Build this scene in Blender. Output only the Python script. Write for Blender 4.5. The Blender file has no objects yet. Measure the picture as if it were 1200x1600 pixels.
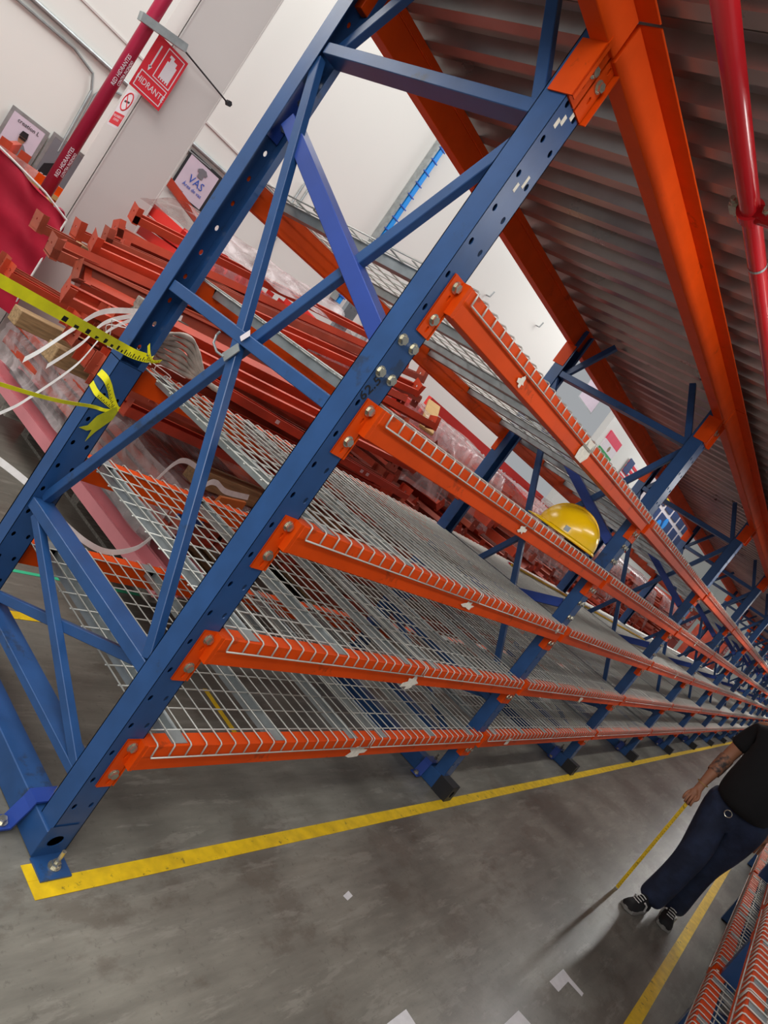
import bpy, bmesh, math, random
from mathutils import Vector, Matrix, Euler
from math import pi, sin, cos, radians
random.seed(11)
SC = bpy.context.scene
COL = SC.collection

# ------------------------------------------------------------------ camera
cam_d = bpy.data.cameras.new('camera')
cam = bpy.data.objects.new('camera', cam_d); COL.objects.link(cam)
cam_d.sensor_fit = 'VERTICAL'; cam_d.sensor_height = 24.0
cam_d.lens = 1088.06 / 1600.0 * 24.0
cam_d.clip_start = 0.05; cam_d.clip_end = 200
_r = Vector((0.5085191, -0.63476593, 0.58179081)); _d = Vector((0.25204751, -0.53634428, -0.80548548)); _f = Vector((0.82333491, 0.55624368, -0.11275014))
M = Matrix((( _r.x, -_d.x, -_f.x, -1.3977), (_r.y, -_d.y, -_f.y, -1.2338), (_r.z, -_d.z, -_f.z, 1.6293), (0, 0, 0, 1)))
cam.matrix_world = M
SC.camera = cam

# ------------------------------------------------------------------ world, lamps, exposure
SC.view_settings.view_transform = 'Standard'; SC.view_settings.look = 'None'
SC.view_settings.exposure = 0.0; SC.view_settings.gamma = 1.0
SC.view_settings.use_curve_mapping = False
W = bpy.data.worlds.new('world'); SC.world = W; W.use_nodes = True
W.node_tree.nodes['Background'].inputs[0].default_value = (0.93, 0.96, 1.0, 1)
W.node_tree.nodes['Background'].inputs[1].default_value = 0.37

def area(name, loc, size, power, target=None, color=(1, 0.985, 0.965)):
    l = bpy.data.lights.new(name, 'AREA'); l.shape = 'RECTANGLE'; l.size, l.size_y = size
    l.energy = power; l.color = color
    o = bpy.data.objects.new(name, l); COL.objects.link(o); o.location = loc
    if target is not None:
        o.rotation_euler = (Vector(target) - Vector(loc)).to_track_quat('-Z', 'Y').to_euler()
    return o
area('hall_high_bay_or_fill_light', (-3.5, 1.5, 7.5), (4, 3), 300, (0.0, 1.0, 0.5))
area('hall_high_bay_or_fill_light', (4.0, 4.2, 8.0), (6, 2), 265, (4.5, 4.6, 0))
area('hall_high_bay_or_fill_light', (13.0, 4.0, 8.0), (6, 2), 340, (13.0, 4.4, 0))
area('hall_high_bay_or_fill_light', (24.0, 4.0, 8.0), (8, 2), 400, (24.0, 4.4, 0))
area('hall_high_bay_or_fill_light', (-4.5, -2.6, 4.2), (3, 3), 210, (1.5, -0.3, 1.6))  # unseen fill at the open end, kept low to shine beneath the mezzanine
area('hall_high_bay_or_fill_light', (-1.6, 4.2, 4.6), (2, 2), 95, (1.0, 2.4, 0.8))  # fill lamp added to brighten the pink beams and first pile
area('aisle_batten_light', (0.9, -1.10, 2.74), (1.2, 0.10), 9, (1.0, 0.0, 2.45))
for i, x in enumerate((2.4, 5.6, 9.2, 14.0, 20.0, 28.0)):
    area('aisle_batten_light', (x, -0.95, 2.76), (1.2, 0.12), (7, 27, 22, 34, 38, 44)[i])

# ------------------------------------------------------------------ materials
def s2l(c):
    def g(v):
        v = v / 255.0
        return v / 12.92 if v <= 0.04045 else ((v + 0.055) / 1.055) ** 2.4
    return (g(c[0]), g(c[1]), g(c[2]), 1)
def mat(name, rgb, rough=0.5, metal=0.0, noise=0.12, scale=6.0, bump=0.0, stretch=None, coat=0.0, rgb2=None, rvar=0.0):
    m = bpy.data.materials.new(name); m.use_nodes = True
    nt = m.node_tree; b = nt.nodes['Principled BSDF']
    b.inputs['Roughness'].default_value = rough; b.inputs['Metallic'].default_value = metal
    if coat: b.inputs['Coat Weight'].default_value = coat; b.inputs['Coat Roughness'].default_value = 0.15
    c1 = s2l(rgb); c2 = s2l(rgb2) if rgb2 else tuple(max(0, v * (1 - noise * 2)) for v in c1[:3]) + (1,)
    tc = nt.nodes.new('ShaderNodeTexCoord'); mp = nt.nodes.new('ShaderNodeMapping')
    nt.links.new(tc.outputs['Object'], mp.inputs[0])
    if stretch: mp.inputs['Scale'].default_value = stretch
    n = nt.nodes.new('ShaderNodeTexNoise'); n.inputs['Scale'].default_value = scale; n.inputs['Detail'].default_value = 5
    nt.links.new(mp.outputs[0], n.inputs['Vector'])
    r = nt.nodes.new('ShaderNodeValToRGB'); r.color_ramp.elements[0].position = 0.35; r.color_ramp.elements[1].position = 0.65
    r.color_ramp.elements[0].color = c2; r.color_ramp.elements[1].color = c1
    nt.links.new(n.outputs['Fac'], r.inputs[0]); nt.links.new(r.outputs[0], b.inputs['Base Color'])
    if rvar:
        mr = nt.nodes.new('ShaderNodeMapRange'); mr.inputs[3].default_value = rough - rvar; mr.inputs[4].default_value = rough + rvar
        nt.links.new(n.outputs['Fac'], mr.inputs[0]); nt.links.new(mr.outputs[0], b.inputs['Roughness'])
    if bump:
        bp = nt.nodes.new('ShaderNodeBump'); bp.inputs['Strength'].default_value = bump; bp.inputs['Distance'].default_value = 0.01
        nt.links.new(n.outputs['Fac'], bp.inputs['Height']); nt.links.new(bp.outputs[0], b.inputs['Normal'])
    return m
def flat(name, rgb, rough=0.6): return mat(name, rgb, rough, noise=0.03)
BLUE = mat('blue_paint', (38, 78, 130), 0.36, noise=0.09, scale=9, bump=0.05)
def scuff(m, rgb, thr=0.66, scale=7.0, amt=0.75, stretch=(1, 1, 1)):
    nt = m.node_tree; b = nt.nodes['Principled BSDF']; src = b.inputs['Base Color'].links[0].from_socket
    tc = nt.nodes.new('ShaderNodeTexCoord'); mp = nt.nodes.new('ShaderNodeMapping'); mp.inputs['Scale'].default_value = stretch
    n = nt.nodes.new('ShaderNodeTexNoise'); n.inputs['Scale'].default_value = scale; n.inputs['Detail'].default_value = 9; n.inputs['Roughness'].default_value = 0.7
    nt.links.new(tc.outputs['Object'], mp.inputs[0]); nt.links.new(mp.outputs[0], n.inputs['Vector'])
    r = nt.nodes.new('ShaderNodeMapRange'); r.inputs[1].default_value = thr; r.inputs[2].default_value = thr + 0.05; r.inputs[4].default_value = amt
    nt.links.new(n.outputs['Fac'], r.inputs[0])
    mx = nt.nodes.new('ShaderNodeMix'); mx.data_type = 'RGBA'; mx.inputs[7].default_value = s2l(rgb)
    nt.links.new(r.outputs[0], mx.inputs[0]); nt.links.new(src, mx.inputs[6]); nt.links.new(mx.outputs[2], b.inputs['Base Color'])
scuff(BLUE, (40, 48, 60), 0.60, 5.0, 0.6)
BLUE2 = mat('cobalt_paint', (42, 70, 150), 0.32, noise=0.08)
ORANGE = mat('orange_paint', (226, 76, 10), 0.44, noise=0.07, scale=7)
ORANGE.node_tree.nodes['Principled BSDF'].inputs['Specular IOR Level'].default_value = 0.16
scuff(ORANGE, (132, 50, 20), 0.62, 9.0, 0.5)
REDOR = mat('red_orange_paint', (200, 72, 44), 0.45, noise=0.16, scale=5)
REDOR2 = mat('worn_orange_paint', (180, 82, 58), 0.5, noise=0.2, scale=5)
PINK = mat('pink_primer', (214, 132, 138), 0.5, noise=0.06, scale=3)
GALV = mat('galvanised_steel', (172, 178, 178), 0.42, 0.55, noise=0.12, scale=14, bump=0.05)
WIRE = mat('galvanised_wire', (198, 198, 190), 0.42, 0.35, noise=0.05)
BOLT = mat('zinc_bolt', (205, 200, 182), 0.25, 0.85, noise=0.1, scale=40)
DECK = mat('deck_steel', (176, 168, 164), 0.30, 0.7, noise=0.16, scale=3, rvar=0.08)
PIPE = mat('red_pipe_paint', (186, 26, 34), 0.22, noise=0.04, coat=0.3)
PIPE2 = mat('maroon_pipe_paint', (170, 32, 66), 0.35, noise=0.04)
WHITE = mat('white_wall_paint', (228, 228, 222), 0.30, noise=0.015, scale=0.6)
COLM = mat('white_column_paint', (206, 200, 196), 0.45, noise=0.03, scale=1)
GREYW = mat('grey_cladding', (70, 78, 78), 0.55, noise=0.08, scale=1)
YEL = mat('yellow_floor_tape', (240, 200, 20), 0.45, noise=0.12, scale=16, rgb2=(214, 176, 22))
YELD = mat('yellow_plastic_tape', (244, 236, 24), 0.4, noise=0.08, scale=20)
scuff(YEL, (120, 104, 40), 0.60, 22.0, 0.8)
BLK = flat('black_print', (16, 16, 18)); DARK = flat('dark_steel', (34, 34, 38), 0.5)
CLOTH = mat('crimson_cloth', (190, 14, 52), 0.75, noise=0.12, scale=4, bump=0.5)
WOOD = mat('pallet_wood', (176, 142, 100), 0.75, noise=0.22, scale=8, stretch=(1, 8, 8), bump=0.3)
GREYWOOD = mat('weathered_wood', (148, 142, 132), 0.8, noise=0.25, scale=7, stretch=(2, 8, 8), bump=0.3)
CARD = mat('brown_cardboard', (190, 150, 92), 0.8, noise=0.08, scale=6)
STRAPM = mat('white_strap_plastic', (232, 230, 226), 0.4, noise=0.06, scale=30)
PAPER = mat('worn_paper_label', (246, 238, 222), 0.8, noise=0.08, scale=60)
SIGNW = flat('sign_white', (222, 214, 218)); SIGNR = flat('sign_red', (214, 34, 50)); SIGNB = flat('sign_blue', (40, 90, 190))
GREEN = flat('green_tape', (60, 190, 140)); SKIN = mat('skin', (172, 118, 88), 0.55, noise=0.06, scale=12)
DENIM = mat('dark_denim', (38, 50, 78), 0.85, noise=0.22, scale=11, bump=1.0)
SHIRT = mat('black_cotton', (14, 14, 17), 0.9, noise=0.1, scale=20, bump=0.2)
TATTOO = mat('tattoo_ink', (172, 118, 88), 0.55, scale=38, rgb2=(70, 62, 60))
HELM = mat('yellow_helmet_plastic', (246, 196, 8), 0.25, noise=0.02, coat=0.4)
CYAN = flat('cyan_plastic', (30, 150, 240), 0.35)
NAVY = flat('navy_panel', (40, 62, 110))

def film_mat():
    m = bpy.data.materials.new('clear_stretch_film'); m.use_nodes = True; nt = m.node_tree
    for n in list(nt.nodes): nt.nodes.remove(n)
    out = nt.nodes.new('ShaderNodeOutputMaterial'); mx = nt.nodes.new('ShaderNodeMixShader')
    tr = nt.nodes.new('ShaderNodeBsdfTransparent'); tr.inputs[0].default_value = (0.95, 0.93, 0.93, 1)
    pb = nt.nodes.new('ShaderNodeBsdfPrincipled'); pb.inputs['Base Color'].default_value = s2l((222, 206, 206)); pb.inputs['Roughness'].default_value = 0.18
    tc = nt.nodes.new('ShaderNodeTexCoord'); n = nt.nodes.new('ShaderNodeTexNoise'); n.inputs['Scale'].default_value = 3.5; n.inputs['Detail'].default_value = 5; n.inputs['Distortion'].default_value = 2.5
    nt.links.new(tc.outputs['Object'], n.inputs['Vector'])
    mr = nt.nodes.new('ShaderNodeMapRange'); mr.inputs[1].default_value = 0.3; mr.inputs[2].default_value = 0.7; mr.inputs[3].default_value = 0.10; mr.inputs[4].default_value = 0.55
    bp = nt.nodes.new('ShaderNodeBump'); bp.inputs['Strength'].default_value = 0.6; bp.inputs['Distance'].default_value = 0.02
    nt.links.new(n.outputs['Fac'], bp.inputs['Height']); nt.links.new(bp.outputs[0], pb.inputs['Normal'])
    nt.links.new(n.outputs['Fac'], mr.inputs[0]); nt.links.new(mr.outputs[0], mx.inputs[0])
    nt.links.new(tr.outputs[0], mx.inputs[1]); nt.links.new(pb.outputs[0], mx.inputs[2]); nt.links.new(mx.outputs[0], out.inputs[0])
    return m
FILM = film_mat()

def floor_mat():
    m = mat('polished_concrete', (134, 131, 121), 0.34, noise=0.15, scale=1.2, rgb2=(100, 97, 89), rvar=0.04)
    nt = m.node_tree; b = nt.nodes['Principled BSDF']
    src = b.inputs['Base Color'].links[0].from_socket
    tc = nt.nodes.new('ShaderNodeTexCoord'); mp = nt.nodes.new('ShaderNodeMapping'); mp.inputs['Scale'].default_value = (1.0, 6, 1); mp.inputs['Rotation'].default_value = (0, 0, 0.35)
    n = nt.nodes.new('ShaderNodeTexNoise'); n.inputs['Scale'].default_value = 3.5; n.inputs['Detail'].default_value = 8; n.inputs['Roughness'].default_value = 0.65
    nt.links.new(tc.outputs['Object'], mp.inputs[0]); nt.links.new(mp.outputs[0], n.inputs['Vector'])
    r = nt.nodes.new('ShaderNodeValToRGB'); r.color_ramp.elements[0].color = (0.75, 0.75, 0.75, 1); r.color_ramp.elements[1].color = (1.15, 1.15, 1.15, 1)
    r.color_ramp.elements[0].position = 0.35; r.color_ramp.elements[1].position = 0.7
    nt.links.new(n.outputs['Fac'], r.inputs[0])
    mx = nt.nodes.new('ShaderNodeMix'); mx.data_type = 'RGBA'; mx.blend_type = 'MULTIPLY'; mx.inputs[0].default_value = 0.8
    nt.links.new(src, mx.inputs[6]); nt.links.new(r.outputs[0], mx.inputs[7]); nt.links.new(mx.outputs[2], b.inputs['Base Color'])
    n2 = nt.nodes.new('ShaderNodeTexNoise'); n2.inputs['Scale'].default_value = 60; nt.links.new(tc.outputs['Object'], n2.inputs['Vector'])
    bp = nt.nodes.new('ShaderNodeBump'); bp.inputs['Strength'].default_value = 0.12; bp.inputs['Distance'].default_value = 0.004
    nt.links.new(n2.outputs['Fac'], bp.inputs['Height']); nt.links.new(bp.outputs[0], b.inputs['Normal'])
    return m
FLOOR = floor_mat()
scuff(FLOOR, (88, 78, 68), 0.54, 1.6, 0.40, (1, 1.6, 1)); scuff(FLOOR, (160, 156, 146), 0.56, 2.6, 0.30, (1, 5, 1)); scuff(FLOOR, (70, 66, 60), 0.58, 34.0, 0.30)

# ------------------------------------------------------------------ mesh helpers
class MB:
    def __init__(s): s.v = []; s.f = []; s.smooth = False
    def box(s, x0, x1, y0, y1, z0, z1, skip=()):
        n = len(s.v)
        s.v += [(x0,y0,z0),(x1,y0,z0),(x1,y1,z0),(x0,y1,z0),(x0,y0,z1),(x1,y0,z1),(x1,y1,z1),(x0,y1,z1)]
        F = {'-z':(0,3,2,1),'+z':(4,5,6,7),'-y':(0,1,5,4),'+x':(1,2,6,5),'+y':(2,3,7,6),'-x':(3,0,4,7)}
        s.f += [tuple(n+i for i in q) for k, q in F.items() if k not in skip]; return s
    def bar(s, a, b, w, h, up=(1, 0, 0)):
        """box bar a->b; w is measured along `up`, h across"""
        a = Vector(a); b = Vector(b); d = (b - a).normalized(); u = Vector(up); u = (u - d * u.dot(d)).normalized(); t = d.cross(u)
        n = len(s.v)
        for p in (a, b):
            for i, j in ((-1, -1), (1, -1), (1, 1), (-1, 1)): s.v.append(tuple(p + u * (w / 2 * i) + t * (h / 2 * j)))
        s.f += [(n, n+1, n+2, n+3), (n+7, n+6, n+5, n+4)] + [(n+i, n+4+i, n+4+(i+1) % 4, n+(i+1) % 4) for i in range(4)]
        return s
    def tube(s, pts, r, k=8, cap=True, rs=None):
        pts = [Vector(p) for p in pts]; n0 = len(s.v); prev = None
        for i, p in enumerate(pts):
            d = (pts[min(i+1, len(pts)-1)] - pts[max(i-1, 0)]).normalized()
            if prev is None:
                u = d.orthogonal().normalized()
            else:
                u = (prev - d * prev.dot(d)); u = u.normalized() if u.length > 1e-6 else d.orthogonal().normalized()
            prev = u; t = d.cross(u); rr = rs[i] if rs else r
            for j in range(k):
                a = 2 * pi * j / k + pi / k
                s.v.append(tuple(p + (u * cos(a) + t * sin(a)) * rr))
        for i in range(len(pts) - 1):
            for j in range(k):
                a = n0 + i * k + j; b = n0 + i * k + (j + 1) % k
                s.f.append((a, b, b + k, a + k))
        if cap:
            s.f.append(tuple(n0 + j for j in reversed(range(k)))); s.f.append(tuple(n0 + (len(pts) - 1) * k + j for j in range(k)))
        return s
    def cyl(s, c, axis, r, h, k=16):
        c = Vector(c); a = Vector(axis).normalized(); return s.tube([c, c + a * h], r, k)
    def prism(s, pts, vec):
        n = len(s.v); m = len(pts); vec = Vector(vec)
        s.v += [tuple(Vector(p)) for p in pts] + [tuple(Vector(p) + vec) for p in pts]
        s.f += [tuple(n + i for i in reversed(range(m))), tuple(n + m + i for i in range(m))]
        s.f += [(n + i, n + (i + 1) % m, n + m + (i + 1) % m, n + m + i) for i in range(m)]
        return s
    def ribbon(s, pts, wv, th=0.0008):
        wv = [Vector(w) for w in wv] if isinstance(wv, list) else [Vector(wv)] * len(pts)
        n = len(s.v)
        for p, w in zip(pts, wv):
            p = Vector(p); s.v += [tuple(p - w / 2), tuple(p + w / 2)]
        for i in range(len(pts) - 1): s.f.append((n + 2*i, n + 2*i + 1, n + 2*i + 3, n + 2*i + 2))
        return s
    def holes(s, x0, x1, xs, z0, zs, z1, y, rx, rz, pitch, depth=0.003, k=10):
        """plate in the xz plane with elliptic holes at xs * zs, thickness rim `depth` towards +y"""
        def quad(a, b, c, d):
            n = len(s.v); s.v += [(a, y, c), (b, y, c), (b, y, d), (a, y, d)]; s.f.append((n, n+1, n+2, n+3))
        zs = sorted(zs); xb = [x0] + [(xs[i] + xs[i+1]) / 2 for i in range(len(xs) - 1)] + [x1]
        za = z0
        for z in zs:
            c, d = z - pitch / 2, z + pitch / 2
            if c > za + 1e-5: quad(x0, x1, za, c)
            else: c = za
            d = min(d, z1)
            for i, x in enumerate(xs):
                a, b = xb[i], xb[i+1]; n = len(s.v)
                ring = []; outer = []
                for j in range(k):
                    t = 2 * pi * j / k; cx, cz = cos(t), sin(t)
                    ring.append((x + rx * cx, z + rz * cz))
                    sx = ((b - x) if cx > 0 else (x - a)) / max(abs(cx), 1e-6); sz = ((d - z) if cz > 0 else (z - c)) / max(abs(cz), 1e-6)
                    q = min(sx, sz); outer.append([x + q * cx, z + q * cz])
                # snap nearest outer points to the cell corners
                for (ux, uz) in ((a, c), (b, c), (b, d), (a, d)):
                    j = min(range(k), key=lambda j: (outer[j][0]-ux)**2 + (outer[j][1]-uz)**2); outer[j] = [ux, uz]
                s.v += [(p[0], y, p[1]) for p in outer] + [(p[0], y, p[1]) for p in ring] + [(p[0], y + depth, p[1]) for p in ring]
                for j in range(k):
                    l = (j + 1) % k
                    s.f.append((n + j, n + l, n + k + l, n + k + j)); s.f.append((n + k + j, n + k + l, n + 2*k + l, n + 2*k + j))
            za = d
        if za < z1 - 1e-5: quad(x0, x1, za, z1)
        return s
    def mesh(s, name):
        me = bpy.data.meshes.new(name); me.from_pydata(s.v, [], s.f); me.update()
        if s.smooth:
            for p in me.polygons: p.use_smooth = True
        return me
def obj(name, g, m, parent=None, loc=None, rot=None, bevel=0.0, recalc=True, smooth=False):
    me = g.mesh(name) if isinstance(g, MB) else g
    if isinstance(g, MB) and (recalc or bevel):
        b = bmesh.new(); b.from_mesh(me)
        if recalc: bmesh.ops.recalc_face_normals(b, faces=b.faces)
        if bevel: bmesh.ops.bevel(b, geom=b.edges[:], offset=bevel, segments=1, affect='EDGES', clamp_overlap=True)
        b.to_mesh(me); b.free()
    if smooth:
        for p in me.polygons: p.use_smooth = True
    if not me.materials: me.materials.append(m)
    o = bpy.data.objects.new(name, me); COL.objects.link(o)
    if parent: o.parent = parent
    if loc is not None: o.location = loc
    if rot is not None: o.rotation_euler = rot
    return o
def tag(o, label=None, cat=None, group=None, kind=None):
    if label: o['label'] = label
    if cat: o['category'] = cat
    if group: o['group'] = group
    if kind: o['kind'] = kind
    return o
def thing(name, label, cat, loc=(0, 0, 0), rot=(0, 0, 0), group=None):
    o = bpy.data.objects.new(name, None); COL.objects.link(o); o.location = loc; o.rotation_euler = rot
    o.empty_display_size = 0.1
    return tag(o, label, cat, group)
def struct(name, g, m, **k):
    o = obj(name, g, m, **k); o['kind'] = 'structure'; return o
KIDS = {}
def kids(o): return [c for c in bpy.data.objects if c.parent == o]
def tree(o): return (o, [(c, kids(c)) for c in kids(o)])
def dup(t, loc=None, rot=None, label=None, group=None, parts=True, skip=()):
    root, ch = t; r = root.copy(); COL.objects.link(r)
    if loc is not None: r.location = loc
    if rot is not None: r.rotation_euler = rot
    if label: r['label'] = label
    if group: r['group'] = group
    if parts:
        for c, gs in ch:
            if c.name.split('.')[0] in skip: continue
            d = c.copy(); COL.objects.link(d); d.parent = r
            for g in gs:
                e = g.copy(); COL.objects.link(e); e.parent = d
    return r
def text(name, s, m, size, loc, xdir, ydir, parent=None, ext=0.0006, align='CENTER', shear=0, sx=1.0):
    cu = bpy.data.curves.new(name, 'FONT'); cu.body = s; cu.size = size; cu.extrude = ext; cu.align_x = align; cu.align_y = 'CENTER'; cu.resolution_u = 2; cu.shear = shear
    t = bpy.data.objects.new(name, cu); COL.objects.link(t)
    dg = bpy.context.evaluated_depsgraph_get(); me = bpy.data.meshes.new_from_object(t.evaluated_get(dg))
    bpy.data.objects.remove(t); me.materials.clear(); me.materials.append(m)
    x = Vector(xdir).normalized(); y = Vector(ydir).normalized(); z = x.cross(y)
    R = Matrix((x, y, z)).transposed()
    me.transform(Matrix.Translation(Vector(loc)) @ R.to_4x4() @ Matrix.Diagonal((sx, 1, 1, 1)))
    o = bpy.data.objects.new(name, me); COL.objects.link(o)
    if parent: o.parent = parent
    return o
ORD = ['first', 'second', 'third', 'fourth', 'fifth', 'sixth', 'seventh', 'eighth', 'ninth', 'tenth', 'eleventh', 'twelfth', 'thirteenth', 'fourteenth', 'fifteenth', 'sixteenth', 'seventeenth']
LVN = ['lowest', 'second lowest', 'middle', 'second highest', 'highest']

# ------------------------------------------------------------------ setting
P = 0.1016; Z0 = 0.1916; BAY = 2.5801; NB = 15; PW = 0.1026
ZT = [0.447, 0.848, 1.250, 1.640, 2.038]
struct('floor', MB().box(-7, 46, -6, 9.9, -0.1, 0.0), FLOOR)
struct('wall_left', MB().box(-7, 13.0, 7.0, 7.2, 0, 9.5), WHITE)
struct('wall_left_far', MB().box(17.4, 46, 7.0, 7.2, 0, 9.5), WHITE)
g = MB()
for i in range(24): g.box(12.8 + i * 0.22, 12.8 + i * 0.22 + 0.19, 9.6 - 0.02 * (i % 2), 9.9, 0, 9.5)
struct('wall_recess', g, GREYW)
struct('wall_far', MB().box(45.8, 46, -6, 9.9, 0, 9.5), WHITE)
struct('trim_1', MB().box(-7, 13.0, 6.985, 7.0, 3.15, 3.17), COLM)
struct('trim_2', MB().box(17.4, 46, 6.985, 7.0, 3.15, 3.17), COLM)
# floor tapes
tag(obj('floor_line', MB().box(-0.045, 38, -0.137, -0.077, 0.0005, 0.002), YEL), 'long yellow floor line along the feet of the blue rack', 'floor marking')
tag(obj('floor_line', MB().box(-0.045, 0.003, -0.0765, -0.02, 0.0005, 0.002), YEL), 'short yellow floor stub beside the nearest rack foot', 'floor marking')
tag(obj('floor_line', MB().box(0.5, 38, -1.475, -1.415, 0.0005, 0.002), YEL), 'yellow floor line on the far side of the aisle behind the person', 'floor marking')
tag(obj('floor_line', MB().box(0.1, 0.60, 1.19, 1.245, 0.0005, 0.002), YEL), 'short yellow floor line seen behind the base of the end frame', 'floor marking')
tag(obj('floor_line', MB().bar((1.24, 0.80, 0.0015), (1.226, 0.42, 0.0015), 0.03, 0.001, up=(1, 0, 0)), YEL), 'faint narrow yellow stripe on floor under the lowest shelf', 'floor marking')
tag(obj('floor_line', MB().box(0.1, 2.2, 1.575, 1.60, 0.0005, 0.002), GREEN), 'thin green floor line behind the rack', 'floor marking')
def mark(pts, lab): tag(obj('floor_marker', MB().prism([(x, y, 0.0006) for x, y in pts], (0, 0, 0.0008)), PAPER_W), lab, 'floor marking')
PAPER_W = mat('white_floor_sticker', (222, 222, 224), 0.6, noise=0.05, scale=30)
mark([(2.108, -1.096), (2.311, -1.098), (2.304, -1.143), (2.304, -1.222), (2.267, -1.225), (2.261, -1.147), (2.11, -1.148)][::-1], 'white L-shaped sticker on the aisle floor')
mark([(0.945, -0.864), (1.082, -0.861), (1.078, -0.914), (1.06, -0.95), (0.93, -0.95)], 'white floor sticker cut by the bottom edge of the photo, left one')
mark([(1.53, -1.093), (1.713, -1.093), (1.723, -1.155), (1.70, -1.19), (1.53, -1.19)], 'white floor sticker at the bottom edge, nearest the L-shaped one')
mark([(1.172, -0.413), (1.223, -0.401), (1.227, -0.426), (1.179, -0.436)], 'tiny square paper scrap on the aisle floor')

# mezzanine deck (corrugated along y)
g = MB(); prof = []; x = -0.35; per = 0.168
while x < 40.5:
    prof += [(x, 2.872), (x + 0.020, 2.822), (x + 0.070, 2.822), (x + 0.090, 2.872), (x + 0.128, 2.872), (x + 0.1285, 2.866), (x + 0.133, 2.866), (x + 0.1335, 2.872)]; x += per
n = len(prof)
for yy in (-3.0, 1.16):
    g.v += [(a, yy, b) for a, b in prof]
g.f += [(i, i + 1, n + i + 1, n + i) for i in range(n - 1)]
k = len(g.v); g.v += [(-0.35, -3.0, 2.95), (x, -3.0, 2.95), (x, 1.16, 2.95), (-0.35, 1.16, 2.95)]; g.f.append((k, k+1, k+2, k+3))
struct('ceiling_deck', g, DECK, recalc=False)

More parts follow.
